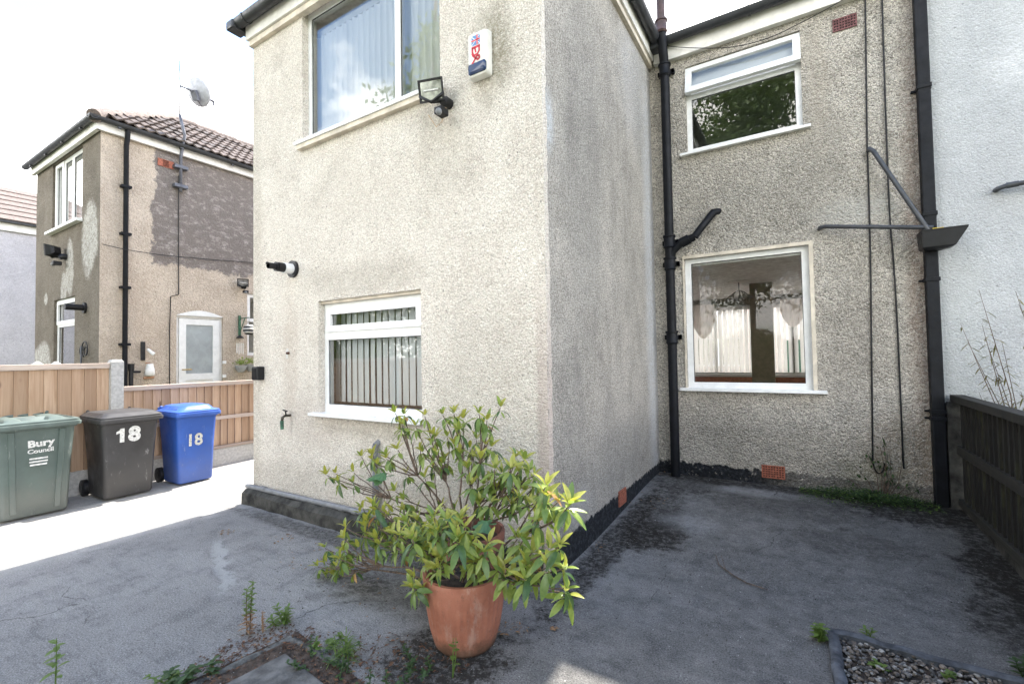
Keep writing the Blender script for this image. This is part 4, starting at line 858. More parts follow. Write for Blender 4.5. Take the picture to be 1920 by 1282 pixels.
def rhodo(name, label, base, tips, limit, hubs_n, size=.09):
    t = thing(name, label, 'shrub', (base.x, base.y, base.z)); P = [Vector(q) for q in tips]
    hubs = random.sample(P, hubs_n)
    for _ in range(8):
        cl = [[] for _ in hubs]
        for p in P: cl[min(range(len(hubs)), key=lambda i: (p-hubs[i]).length)].append(p)
        hubs = [sum(c, Vector())/len(c) if c else h_ for c, h_ in zip(cl, hubs)]
    for h_, c in zip(hubs, cl):
        if not c: continue
        hp = base.lerp(h_, .62) + Vector((random.uniform(-.03, .03), random.uniform(-.03, .03), -.02)); m = MB()
        mid = base.lerp(hp, .5) + Vector((random.uniform(-.05, .05), random.uniform(-.05, .05), random.uniform(-.03, .05)))
        def bez(a, b, c_, n): return [a.lerp(b, i/n).lerp(b.lerp(c_, i/n), i/n) + Vector((random.uniform(-.006, .006), random.uniform(-.006, .006), random.uniform(-.006, .006)))*(0 < i < n) for i in range(n+1)]
        pt = bez(base + Vector((random.uniform(-.04, .04), random.uniform(-.04, .04), -.08)), mid, hp, 7); m.tube(pt, [.0095-.0006*i for i in range(8)], 6)
        for p in c:
            md = hp.lerp(p, .5) + Vector((random.uniform(-.04, .04), random.uniform(-.04, .04), random.uniform(-.06, .02)))
            q = bez(hp, md, p, 6); m.tube(q, [.0055-.0004*i for i in range(7)], 5)
            if random.random() < .5:
                s_ = q[3]; m.tube([s_, s_ + Vector((random.uniform(-.06, .06), random.uniform(-.04, .04), random.uniform(0, .07)))], [.003, .0015], 4)
        m.build('stem', BARK, t, smooth=True)
    leaves = []
    for p in P:
        ax = ((p-base).normalized()*.55 + Vector((0, -.12, .9))).normalized(); a = ax.orthogonal().normalized(); b = ax.cross(a)
        ph = random.uniform(0, 6.28); nu = random.randint(4, 6); no_ = random.randint(4, 7); vig = random.uniform(.85, 1.15)
        for k in range(nu + no_):
            up = k < nu; an = ph + k*2.4; tilt = R(random.uniform(18, 48)) if up else R(random.uniform(72, 140))
            d = (ax*math.cos(tilt) + (a*math.cos(an) + b*math.sin(an))*math.sin(tilt)).normalized()
            if not up: d = (d + Vector((0, 0, -random.uniform(.15, .6)))).normalized()
            n_ = (ax - d*ax.dot(d)); n_ = (n_ if n_.length > .05 else a).normalized()
            if not up and n_.z < 0: n_ = -n_
            x_ = d.cross(n_).normalized(); L_ = size*vig*random.uniform(.6, 1.12)*(.85 if up else 1.05)
            kind = random.choices((0, 1, 2), (.6, .33, .07))[0] if up else random.choices((1, 2, 3, 4), (.5, .33, .15, .02))[0]
            M = Matrix((x_, d, n_)).transposed().to_4x4() @ Matrix.Diagonal((L_, L_, L_, 1)); M.translation = p + ax*(.0 if up else -.02) + d*.012
            leaves.append((M, kind))
    leaves.sort(key=lambda q: (q[0].translation - CAM0).length)
    off = Matrix.Translation(-base); rest = [MB() for _ in LEAVES]
    for i, (M, kd) in enumerate(leaves):
        me = random.choice(LM[kd])
        if i < limit: o = link('leaf', me, t); o.matrix_local = off @ M
        else: rest[kd].add([M @ v.co for v in me.vertices], [tuple(pp.vertices) for pp in me.polygons])
    for kd, r_ in enumerate(rest):
        if r_.v: r_.build('foliage', LEAVES[kd], t, smooth=True, kind='stuff')
    return t
def lay(pts, Y, j=.06): return [atY(*zc(p), Y + random.uniform(-j, j)) for p in pts]
up_ = [(470, 90), (465, 135), (560, 95), (640, 90), (730, 110), (690, 85), (800, 85), (895, 58), (835, 115), (520, 140), (600, 180), (590, 215), (660, 190), (705, 130), (790, 200), (830, 225), (855, 235), (760, 240), (720, 265), (650, 290), (600, 300), (540, 245), (440, 245), (330, 270), (280, 275), (350, 310), (390, 285), (165, 350), (178, 385), (245, 345), (560, 370), (640, 310), (480, 350), (450, 160), (820, 130), (690, 225)]
rt_ = [(960, 280), (1000, 290), (940, 330), (980, 340), (1025, 340), (900, 350), (860, 375), (1050, 400), (960, 400), (880, 430), (805, 480), (820, 400), (930, 430), (1000, 430), (750, 330), (1060, 440), (1045, 360), (870, 330), (770, 400), (1020, 480), (940, 490), (850, 480)]
fr_ = [(1090, 460), (1195, 490), (1070, 525), (1110, 490), (970, 640), (1110, 690), (1035, 700), (1105, 765), (1030, 780), (945, 805), (1180, 770), (890, 765), (1190, 885), (1060, 565)]
fc_ = [(585, 700), (640, 740), (520, 810), (555, 865), (710, 660), (770, 645), (735, 720), (785, 745), (820, 700), (620, 605), (700, 590), (520, 650), (530, 560), (590, 580), (480, 565), (450, 625), (600, 545), (660, 560), (560, 730), (740, 590), (840, 660), (620, 770)]
lf_ = [(118, 680), (125, 745), (160, 790), (215, 690), (245, 775), (210, 590), (205, 640), (300, 590), (350, 645), (400, 685), (335, 490), (285, 505), (310, 575), (440, 665), (360, 590), (270, 680), (185, 720), (420, 600), (380, 520)]
T1 = lay(up_, 2.66, .1) + lay(rt_, 2.55, .1) + lay([(430, 430), (470, 470), (340, 540), (520, 520), (690, 520), (640, 500)], 2.6)
fill_ = lambda T, n, a: T + [p_ + Vector((random.gauss(0, a), random.gauss(0, a*.7), random.gauss(-.02, a*.8))) for p_ in random.sample(T, n)]
rhodo('rhododendron', 'tall leggy green shrub reaching the kitchen window sill from the hidden pot', Vector((RP[0], RP[1]-.02, .42)), fill_(T1, 24, .055), 300, 12, .092)
T2 = lay(fr_, 2.03, .08) + lay(fc_, 2.0, .08) + lay(lf_, 2.25, .1)
rhodo('rhododendron', 'spreading yellow green shrub growing out of the ribbed terracotta pot', Vector((fp.x, fp.y, .365)), T2 + fill_(T2[14:], 34, .055)[len(T2)-14:] + fill_(T2[:14], 9, .045)[14:], 300, 11, .096)
def lobed(mat):
    m = MB(); pts = []; 
    for i in range(21):
        a = R(-130 + 260*i/20); lob = .55 + .45*abs(math.cos(a*1.9)); ser = 1 + .09*(-1)**i; pts.append((math.sin(a)*lob*ser*.55, .35 + math.cos(a)*lob*ser*.62, -.12*abs(math.sin(a))-.1*lob))
    m.add([(0, 0, 0)] + pts, [(0, i, i+1) for i in range(1, 21)]); me = bpy.data.meshes.new('leaf'); me.from_pydata(m.v, [], m.f); me.materials.append(mat); return me
SM = lobed(SYC)
for (u, v, Y, sc_), lb in zip(((720, 890, 2.42, .13), (915, 980, 2.3, .1), (860, 965, 2.35, .1)), ('left of the tall stems', 'lit at its right', 'in its middle')):
    p = atY(u, v, Y); t = thing('sycamore_seedling', 'sycamore seedling with broad lobed leaves among the shrubs, %s' % lb, 'seedling', (p.x, p.y, .42))
    m = MB(); m.tube([(fp.x+.1*random.uniform(-1, 1), fp.y+.12, .42), (p.x, p.y, (p.z+.4)/2), p], .003, 5); m.build('stem', BARK, t)
    for k in range(4):
        o = link('leaf', SM, t); an = R(-60 + 120*k/3 + random.uniform(-15, 15)) + R(200); d = Vector((math.cos(an), math.sin(an), -.15)).normalized(); n_ = Vector((0, -.45, .9)); x_ = d.cross(n_).normalized(); n_ = x_.cross(d)
        M = Matrix((x_, d, n_)).transposed().to_4x4() @ Matrix.Diagonal((sc_, sc_, sc_, 1)); M.translation = p - t.location + Vector((0, 0, random.uniform(-.02, .02))); o.matrix_local = M

# ------------------------------------------------------------------ things fixed on the walls
# burglar alarm box with its flag lettering
pc = atY(900, 105, AY-.03); al = thing('alarm_box', 'white burglar alarm box with blue strobe and red lettering beside the upstairs window', 'alarm box', (pc.x, AY, pc.z))
aw, ah = .2, .37
m = MB(); m.loft([rr(0, aw, ah, .02, 0), rr(0, aw, ah, .03, .035), rr(0, aw*.9, ah*.95, .03, .06), rr(0, aw*.7, ah*.8, .03, .068)])
def wallM(x, y, z): return frameM((x, y, z), (1, 0, 0), (0, 0, 1))
mm = MB(); mm.add([wallM(pc.x, AY-.004, pc.z) @ Vector(v) for v in m.v], m.f); mm.build('case', plain('alarm_white', (.7, .69, .64), .4, 0, .06), al, smooth=True, auto=.5)
m = MB(); m.loft([rr(0, aw*.86, .085, .02, .03, 5, -.12), rr(0, aw*.86, .085, .02, .075, 5, -.12), rr(0, aw*.74, .06, .02, .085, 5, -.118)]); mm = MB(); mm.add([wallM(pc.x, AY-.004, pc.z) @ Vector(v) for v in m.v], m.f); mm.build('strobe', plain('strobe_blue', (.012, .035, .1), .12, 0, .05), al, smooth=True, auto=.5)
LB, LR, LW = plain('print_blue', (.1, .25, .5), .5, 0, .04), plain('print_red', (.62, .03, .05), .5, 0, .04), plain('print_white', (.75, .75, .74), .5, 0, .03)
def flat(par, name, mat, polys, z):
    m = MB()
    for pl in polys: m.add([wallM(pc.x-.01, AY-.004, pc.z) @ Vector((a, b, z)) for a, b in pl], [tuple(range(len(pl)))])
    m.build(name, mat, par)
def stroke(pts, w):
    out_ = []
    for i in range(len(pts)-1):
        a, b = Vector(pts[i]), Vector(pts[i+1]); d = (b-a).normalized()*w*.2; n_ = Vector((-(b-a).y, (b-a).x)).normalized()*w/2
        a, b = a-d, b+d; out_.append([a+n_, a-n_, b-n_, b+n_])
    return out_
bx = lambda x0, x1, y0, y1: [(x0, y0), (x1, y0), (x1, y1), (x0, y1)]
flat(al, 'flag_block', LB, [bx(-.042, .042, .068, .148)], .0695)
flat(al, 'flag_saltire', LW, stroke([(-.042, .07), (.042, .146)], .006) + stroke([(-.042, .146), (.042, .07)], .006), .0702)
flat(al, 'flag_cross', LW, [bx(-.042, .042, .1, .116), bx(.007, .023, .068, .148)], .0709)
flat(al, 'flag_cross', LR, [bx(-.042, .042, .102, .114), bx(.009, .021, .068, .148)], .0716)
flat(al, 'lettering', LR, [bx(-.042, .042, .042, .062)] + stroke([(-.034, .05), (-.034, .012), (-.02, -.012), (.015, -.008), (.033, .012), (.033, .05)], .017) + stroke([(-.01, .05), (.0, .01)], .014), .0698)
flat(al, 'lettering', LR, stroke([(-.038, -.075), (-.02, -.058), (.012, -.022), (.032, -.028), (.036, -.046), (.02, -.056), (-.004, -.036), (-.026, -.014), (-.036, .006)], .017), .0704)

def floodlight(label, p, wall_n, sz, mat=BLACK, aim=(0, -1, -.2), lensc=(.3, .32, .31)):
    """sensor floodlight on a short bracket; p is the point on the wall"""
    n_ = Vector(wall_n); p = Vector(p); t = thing('floodlight', label, 'floodlight', p); hd = p + n_*.13*sz + Vector((0, 0, .07*sz)) + n_.cross(Vector((0, 0, 1)))*.07*sz
    f = Vector(aim).normalized(); x_ = f.cross(Vector((0, 0, 1))).normalized(); u_ = x_.cross(f); M = Matrix((x_, u_, -f)).transposed().to_4x4(); M.translation = hd
    def sq(a, b, z): return [M @ Vector((i*a, j*b, z)) for i, j in ((-1, -1), (1, -1), (1, 1), (-1, 1))]
    m = MB(); m.loft([sq(.045*sz, .035*sz, .075*sz), sq(.075*sz, .06*sz, .05*sz), sq(.1*sz, .08*sz, .0), sq(.1*sz, .08*sz, -.015*sz), sq(.088*sz, .068*sz, -.015*sz), sq(.085*sz, .065*sz, -.004*sz)], True, False); m.build('housing', mat, t)
    m = MB(); m.add(sq(.087*sz, .067*sz, -.006*sz), [(0, 1, 2, 3), (3, 2, 1, 0)]); k = plain('lamp_glass', lensc, .12, .6, .25, 20); m.build('lamp_glass', k, t)
    m = MB(); m.tube([M @ Vector((-.06*sz, 0, -.008*sz)), M @ Vector((.06*sz, 0, -.008*sz))], .007*sz, 8); m.build('bulb', STICK, t)
    m = MB(); m.tube([p - n_*.0, p + n_*.05*sz, p + n_*.08*sz - Vector((0, 0, .02*sz))], [.04*sz, .04*sz, .03*sz], 12); m.build('junction_box', mat, t, smooth=True, auto=.6)
    m = MB(); m.tube([p + n_*.06*sz, hd + Vector((0, 0, -.09*sz)), hd + Vector((0, 0, -.03*sz)) + x_*.1*sz], .011*sz, 8); m.tube([hd + Vector((0, 0, -.09*sz)), hd + Vector((0, 0, -.03*sz)) - x_*.1*sz], .011*sz, 8); m.build('bracket', mat, t, smooth=True)
    sp = p + n_*.1*sz - Vector((0, 0, .1*sz)); m = MB(); m.loft([[sp + Vector((a*.036*sz, b*.045*sz, z*.8*sz)) for a, b in ((-1, -1), (1, -1), (1, 1), (-1, 1))] for z in (-.035, .03)]); m.build('sensor', mat, t, bevel=.008*sz)
    m = MB(); c = sp + f*.05*sz; m.sphere(c - Vector((0, 0, .01*sz)), .026*sz, 10, 5); m.build('sensor_eye', GREYP, t, smooth=True)
    return t
p = atY(843, 190, AY); fl_ = floodlight('black floodlight with motion sensor at the corner of the upstairs window sill', (p.x, AY, p.z-.03), (0, -1, 0), 1.1, BLACK, (.3, -1, -.28), (.4, .42, .38))
m = MB(); m.tube([(p.x, AY-.05, p.z-.08), (p.x-.03, AY-.07, p.z-.2), (p.x-.1, AY-.06, p.z-.22), (p.x-.15, AY-.1, p.z-.12)], .004, 6); m.build('cable', plain('cream_cable', (.55, .4, .25), .5), fl_)
# boiler flue, tap, socket box
p = atY(551, 505, AY); t = thing('boiler_flue', 'white and black boiler flue sticking out of the cream wall above the tap', 'flue', (p.x, AY, p.z))
def cyl(name, mat, par, c, y0, y1, r, n=20, r1=None): m = MB(); m.tube([(c[0], y0, c[1]), (c[0], y1, c[1])], [r, r1 or r], n); return m.build(name, mat, par, smooth=True, auto=.6)
cyl('rubber_seal', BLACK, t, (p.x, p.z), AY+.01, AY-.028, .092); cyl('white_tube', UPVC, t, (p.x, p.z), AY-.02, AY-.12, .056); cyl('black_end', BLACK, t, (p.x, p.z), AY-.118, AY-.19, .05); cyl('black_end', BLACK, t, (p.x, p.z), AY-.2, AY-.21, .05); cyl('inner_tube', BLACK, t, (p.x, p.z), AY-.19, AY-.29, .032)
m = MB(); m.loft([[(p.x + .034*math.cos(a), AY-.255 - (.05 if math.sin(a) > 0 else -.0), p.z + .034*math.sin(a)) for a in [k*.3142*2 for k in range(10)]], [(p.x + .034*math.cos(a), AY-.29, p.z + .034*math.sin(a)) for a in [k*.3142*2 for k in range(10)]]]); m.build('terminal', BLACK, t)
GREENP = plain('flaking_green_paint', (.05, .14, .08), .6, 0, .5, 40)
p = atY(545, 778, AY); t = thing('garden_tap', 'old garden tap with flaking green paint low on the cream wall', 'tap', (p.x, AY, p.z))
m = MB(); m.tube([(p.x, AY+.01, p.z), (p.x, AY-.07, p.z), (p.x, AY-.095, p.z-.015), (p.x, AY-.1, p.z-.06)], [.013, .013, .016, .014], 10); m.build('spout', plain('old_bronze', (.09, .08, .06), .5, .6, .4), t, smooth=True)
m = MB(); m.tube([(p.x, AY-.1, p.z-.05), (p.x, AY-.1, p.z-.14)], [.02, .017], 10); m.build('hose_connector', GREENP, t, smooth=True, auto=.6)
m = MB(); m.tube([(p.x, AY-.055, p.z), (p.x, AY-.06, p.z+.05)], .008, 8); m.tube([(p.x-.045, AY-.06, p.z+.06), (p.x+.03, AY-.06, p.z+.05)], .008, 8); m.build('lever', BLACK, t, smooth=True)
p = atY(486, 700, AY-.03); t = thing('socket_box', 'black weatherproof socket box at the left edge of the cream wall', 'socket', (p.x, AY, p.z))
m = MB(); m.box(p.x-.055, p.x+.055, AY-.09, AY+.01, p.z-.075, p.z+.08); m.build('case', BLACK, t, bevel=.015)
for i in range(3): m = MB(); m.box(p.x-.035+i*.028, p.x-.022+i*.028, AY-.096, AY-.088, p.z-.06, p.z+.06); m.build('rib', BLACK, t)
p = atY(541, 662, AY); t = thing('wall_plate', 'rusty old fixing plate left on the cream wall above the tap', 'fixing', (p.x, AY, p.z))
m = MB(); m.box(p.x-.03, p.x+.0, AY-.012, AY+.01, p.z-.06, p.z+.05); m.build('plate', PAINTW, t, bevel=.004); m = MB(); m.tube([(p.x+.01, AY+.01, p.z+.0), (p.x+.01, AY-.03, p.z+.0)], .014, 8); m.build('bolt', plain('rust', (.12, .05, .03), .8, 0, .4), t)
# cables on the back wall
def cable(label, pts, r=.008):
    m = MB(); P = [Vector(q) for q in pts]; Q = []
    for i in range(len(P)-1):
        for k in range(4):
            a, b, c, d = P[max(0, i-1)], P[i], P[i+1], P[min(len(P)-1, i+2)]; s_ = k/4
            Q.append(.5*((2*b) + (c-a)*s_ + (2*a-5*b+4*c-d)*s_*s_ + (3*b-a-3*c+d)*s_**3))
    Q.append(P[-1]); m.tube(Q, r, 6); o = m.build('cable', BLACK, smooth=True); return tag(o, label, 'cable')
yb = CY-.012
W1 = [(1622, -30), (1624, 120), (1626, 272), (1628, 330), (1632, 480), (1634, 640), (1636, 830), (1637, 868), (1645, 886), (1655, 883), (1659, 868)]
cable('black aerial cable hanging down the back wall and ending in a loop', [atY(u, v, yb) for u, v in W1]); cable('black aerial cable hanging straight beside the looped one', [atY(u, v, yb-.005) for u, v in [(1653, -30), (1657, 100), (1662, 250), (1668, 400), (1676, 500), (1683, 620), (1690, 780), (1693, 860), (1695, 878)]])
cable('thin wire sagging under the gutter above the upstairs window', [atY(u, v, CY-.1) for u, v in [(1240, 85), (1290, 90), (1370, 89), (1440, 72), (1500, 44), (1555, 15), (1590, -6)]], .005)

# next house: aerial mast, dish, ornaments
pm_ = atX(338, 320, NXP+.05); mt = thing('aerial_mast', 'grey aerial mast clamped to the brown house and rising over its roof', 'mast', (NXP, pm_.y, 5))
MET = plain('galvanised_steel', (.13, .135, .16), .5, .2, .2, 12)
ptop = atX(338, 116, NXP+.22); pmid = atX(337, 225, NXP+.22)
m = MB(); m.tube([(NXP+.07, pm_.y, 4.75), (NXP+.07, pm_.y, 5.4), (NXP+.22, pm_.y, 5.75), (NXP+.22, pmid.y, 6.1)], .025, 10); m.build('pole', MET, mt, smooth=True); m = MB(); m.tube([(NXP+.22, pmid.y, 6.05), (NXP+.22, ptop.y, ptop.z)], .014, 8); m.build('pole', MET, mt, smooth=True)
for z in (5.2, 4.85): m = MB(); m.box(NXP, NXP+.11, pm_.y-.11, pm_.y+.11, z-.03, z+.03); m.build('clamp', MET, mt, bevel=.008)
m = MB(); c_ = [atX(335, v, NXP+.012) for v in (330, 420, 500, 552)]; m.tube(c_, .008, 6); m.tube([atX(335, 552, NXP+.012), atX(320, 556, NXP+.012), atX(318, 620, NXP+.012), atX(318, 720, NXP+.012)], .008, 6); m.build('cable', BLACK, mt)
pd = atX(368, 173, NXP+.3); ds = thing('satellite_dish', 'small grey satellite dish on the aerial mast, seen from behind', 'satellite dish', pd)
f = Vector((-.32, .85, .42)).normalized(); x_ = f.cross(Vector((0, 0, 1))).normalized(); u_ = x_.cross(f); Md = Matrix((x_, u_, f)).transposed().to_4x4(); Md.translation = pd
m = MB(); N = 28
m.loft([[Md @ Vector((math.cos(2*math.pi*j/N)*r*.94, math.sin(2*math.pi*j/N)*r, .055*(r/.25)**2 + dz)) for j in range(N)] for r, dz in ((.02, -.006), (.08, -.006), (.16, -.006), (.22, -.006), (.25, -.004), (.25, .003), (.22, .002), (.1, .002), (.02, .002))]); m.build('reflector', plain('dish_grey', (.4, .41, .45), .5, .2, .1), ds, smooth=True)
m = MB(); m.tube([Vector((NXP+.22, ptop.y, pd.z+.03)), Md @ Vector((0, .02, -.12)), Md @ Vector((0, 0, -.01))], .016, 8); m.xbox(Md @ Matrix.Translation((0, -.06, -.05)), .1, .17, .07); m.build('bracket', MET, ds)
m = MB(); m.tube([Md @ Vector((0, -.13, -.04)), Md @ Vector((0, -.24, .03)), Md @ Vector((0, -.2, .36))], .01, 8); m.build('arm', MET, ds); m = MB(); m.tube([Md @ Vector((0, -.2, .34)), Md @ Vector((0, -.13, .36)), Md @ Vector((0, -.1, .28))], [.022, .028, .03], 10); m.build('receiver', MET, ds)
p = atX(463, 541, NXP); floodlight('black floodlight high on the brown side wall, above the small window', (NXP, p.y-.08, p.z+.02), (1, 0, 0), 1.0, BLACK, (.9, -.45, -.3), (.55, .55, .55))
p = atY(125, 482, NY0); floodlight('black floodlight on the shaded brown rear wall under the upper window', (p.x, NY0, p.z), (0, -1, 0), 1.3, BLACK, (-.8, -.5, -.1), (.5, .3, .28))
p = atY(160, 577, NY0); t = thing('boiler_flue', 'stubby black flue on the shaded brown rear wall beside the lower window', 'flue', (p.x, NY0, p.z))
cyl('rubber_seal', BLACK, t, (p.x, p.z), NY0+.01, NY0-.03, .09); cyl('black_tube', BLACK, t, (p.x, p.z), NY0-.02, NY0-.26, .05)
IRON = plain('black_wrought_iron', (.02, .02, .022), .5, .3, .2)
p = atY(160, 655, NY0-.02); t = thing('wall_bracket', 'curly black iron ornament on the shaded brown rear wall', 'ornament', (p.x, NY0, p.z))
m = MB()
for cx_, cz_, rd, a0, a1 in ((0, 0, .13, -40, 250), (.04, -.03, .07, 60, 380), (-.14, -.02, .08, 0, 240)): m.tube([(p.x+cx_+rd*math.cos(R(a0+(a1-a0)*k/14)), NY0-.03, p.z+cz_+rd*math.sin(R(a0+(a1-a0)*k/14))) for k in range(15)], .009, 6)
m.build('scroll', IRON, t, smooth=True); m = MB(); m.tube([(p.x-.16, NY0-.03, p.z+.05), (p.x-.16, NY0-.03, p.z-.35)], .012, 6); m.build('stake', MET, t)
# lamp bracket with lantern, wind chime, wall planters, ornaments on the side wall
p = atX(449, 612, NXP+.01); t = thing('hanging_lantern', 'round striped lantern hung from a green iron bracket beside the small window', 'lantern', (NXP, p.y, p.z))
pl_ = atX(467, 618, NXP+.28)
m = MB(); m.box(NXP+.002, NXP+.03, p.y-.02, p.y+.02, p.z-.2, p.z+.22); m.build('back_plate', GREENP, t); m = MB(); m.tube([(NXP+.02, p.y, p.z+.16), (pl_.x, pl_.y, p.z+.17)], .009, 6); m.tube([(NXP+.02, p.y, p.z-.14), (NXP+.17, (p.y+pl_.y)/2, p.z+.16)], .008, 6); m.build('arm', GREENP, t)
LZ = pl_.z; m = MB(); m.tube([(pl_.x, pl_.y, p.z+.17), (pl_.x, pl_.y, LZ+.12)], .003, 5); m.build('chain', IRON, t)
for k in range(6):
    z0 = -.1+.2*k/6; m = MB(); m.lathe((pl_.x, pl_.y, LZ), [(math.sqrt(max(.0004, .0121-z*z)), z) for z in (z0, z0+.0167, z0+.03)], 16); m.build('band', IRON if k % 2 == 0 else STICK, t, smooth=True)
p = atX(450, 632, NXP+.06); t = thing('wind_chime', 'metal wind chime hanging under the lantern bracket', 'wind chime', (NXP+.06, p.y, p.z))
m = MB(); m.lathe((p.x, p.y, p.z), [(.075, -.02), (.06, 0), (.03, .025), (.008, .04)], 14); m.build('top', IRON, t, smooth=True)
for k in range(4): m = MB(); yy = p.y-.06+.04*k; m.tube([(p.x, yy, p.z-.12), (p.x, yy, p.z-.32-.02*(k % 2))], .011, 8); m.tube([(p.x, yy, p.z-.02), (p.x, yy, p.z-.12)], .002, 4); m.build('tube', plain('chime_white', (.7, .68, .66), .4, 0, .05), t)
for (u, v), lb in (((452, 690), 'nearer, left one of two'), ((470, 688), 'farther, right one of two')):
    p = atX(u, v, NXP+.1); t = thing('wall_planter', 'small grey wall planter of green leaves, the %s' % lb, 'planter', (NXP, p.y, p.z), 0, 'wall planters under the window')
    m = MB(); m.lathe((p.x, p.y, p.z), [(.05, -.08), (.085, -.03), (.11, .05), (.1, .05), (.08, .02)], 16); m.build('bowl', plain('planter_grey', (.36, .36, .37), .7), t, smooth=True, auto=.7)
    m = MB()
    for k in range(80):
        c = Vector((p.x+random.gauss(0, .05), p.y+random.gauss(0, .05), p.z+.07+abs(random.gauss(0, .05)))); d = Vector((random.uniform(-1, 1), random.uniform(-1, 1), random.uniform(-.2, 1))).normalized()*.04; s_ = d.orthogonal().normalized()*.014
        m.add([c, c+d*.5+s_, c+d, c+d*.5-s_], [(0, 1, 2, 3)])
    m.build('plant', LEAVES[1], t, kind='stuff')
p = atX(267, 658, NXP); t = thing('wall_ornament', 'narrow dark holder with a white piece on the brown side wall', 'ornament', (NXP, p.y, p.z))
m = MB(); m.box(NXP+.001, NXP+.04, p.y-.03, p.y+.03, p.z-.16, p.z+.16); m.build('plate', IRON, t, bevel=.006); m = MB(); m.tube([(NXP+.04, p.y+.06, p.z+.03), (NXP+.1, p.y+.13, p.z-.06)], [.022, .03], 10); m.build('cup', UPVC, t)
p = atX(281, 693, NXP+.06); t = thing('hanging_lamp', 'white jar lamp hanging on the brown side wall', 'lamp', (NXP, p.y, p.z))
m = MB(); m.lathe((p.x, p.y, p.z), [(.05, -.11), (.075, -.08), (.07, 0), (.05, .08), (.045, .1)], 14); m.build('jar', plain('milk_glass', (.75, .74, .72), .3, 0, .05), t, smooth=True); cop = plain('copper', (.5, .28, .17), .5, .3); m = MB(); m.tube([(NXP, p.y-.04, p.z+.12), (p.x, p.y, p.z+.11)], .01, 6); m.build('bracket', cop, t); m = MB(); m.tube([(p.x, p.y-.09, p.z-.14), (p.x, p.y+.06, p.z-.13)], .02, 8); m.build('base', cop, t)
p = atX(246, 695, NXP+.05); t = thing('meter_pipe', 'short black pipe and valve on the brown side wall by the drainpipe', 'pipe', (NXP, p.y, p.z))
m = MB(); m.tube([(p.x, p.y, p.z-.35), (p.x, p.y, p.z+.02)], .03, 10); m.build('stub', IRON, t); m = MB(); m.tube([(p.x, p.y, p.z+.0), (p.x, p.y, p.z+.12)], [.04, .045], 12); m.tube([(p.x, p.y, p.z-.02), (p.x, p.y+.13, p.z-.02)], .018, 8); m.build('valve', BLACK, t)
o = MB(); o.tube([atX(192, 458, NXP+.02), atX(235, 468, NXP+.1), atX(300, 478, NXP+.03), atX(400, 487, NXP+.02), atX(478, 493, NXP+.02)], .006, 5); tag(o.build('cable', BLACK), 'thin dark wire running across the brown side wall', 'cable')

# room seen through the big pane
pl_ = atY(1385, 530, 8.0); t = thing('ceiling_lamp', 'ceiling lamp with drooping arms seen inside through the large pane', 'lamp', (pl_.x, 8.0, 2.75))
m = MB(); m.lathe((pl_.x, 8.0, 2.735), [(.16, 0), (.16, .01), (.1, .014)], 20); m.build('rose', ROOM, t); 
for k in range(5):
    a = 2*math.pi*k/5+.3; d = Vector((math.cos(a), math.sin(a), 0)); o_ = Vector((pl_.x, 8.0, 2.73)); m = MB(); m.tube([o_, o_ + Vector((0, 0, -.12)), o_ + d*.07 + Vector((0, 0, -.15)), o_ + d*.13 + Vector((0, 0, -.2))], .007, 6); ar = m.build('arm', MET, t, smooth=True)
    m = MB(); m.tube([o_ + d*.12 + Vector((0, 0, -.19)), o_ + d*.17 + Vector((0, 0, -.26))], [.018, .04], 10); m.build('shade', plain('lamp_shade_grey', (.3, .28, .26), .5), t, smooth=True)
for (u0, u1, vt, vb), lb in (((1296, 1342, 560, 634), 'left'), ((1462, 1512, 555, 612), 'right')):
    a, b = atY(u0, vt, FY-.5), atY(u1, vb, FY-.5); t = thing('swag_blind', 'gathered net swag blind inside the front bay, on the %s' % lb, 'curtain', ((a.x+b.x)/2, FY-.5, 2.5), 0, 'net swag blinds in the front bay'); m = MB(); N = 16; vs = []
    for i in range(N+1):
        s_ = i/N; x = a.x+(b.x-a.x)*s_
        for j in range(9): q = j/8; drop = (2.62-b.z)*(.45+.55*math.sin(math.pi*s_)**.8); vs.append((x, FY-.5 + .03*math.sin(s_*22+q*3) - .06*math.sin(math.pi*q), 2.62 - drop*q))
    m.add(vs, [(i*9+j, i*9+j+1, (i+1)*9+j+1, (i+1)*9+j) for i in range(N) for j in range(8)]); m.build('cloth', NET, t, smooth=True)

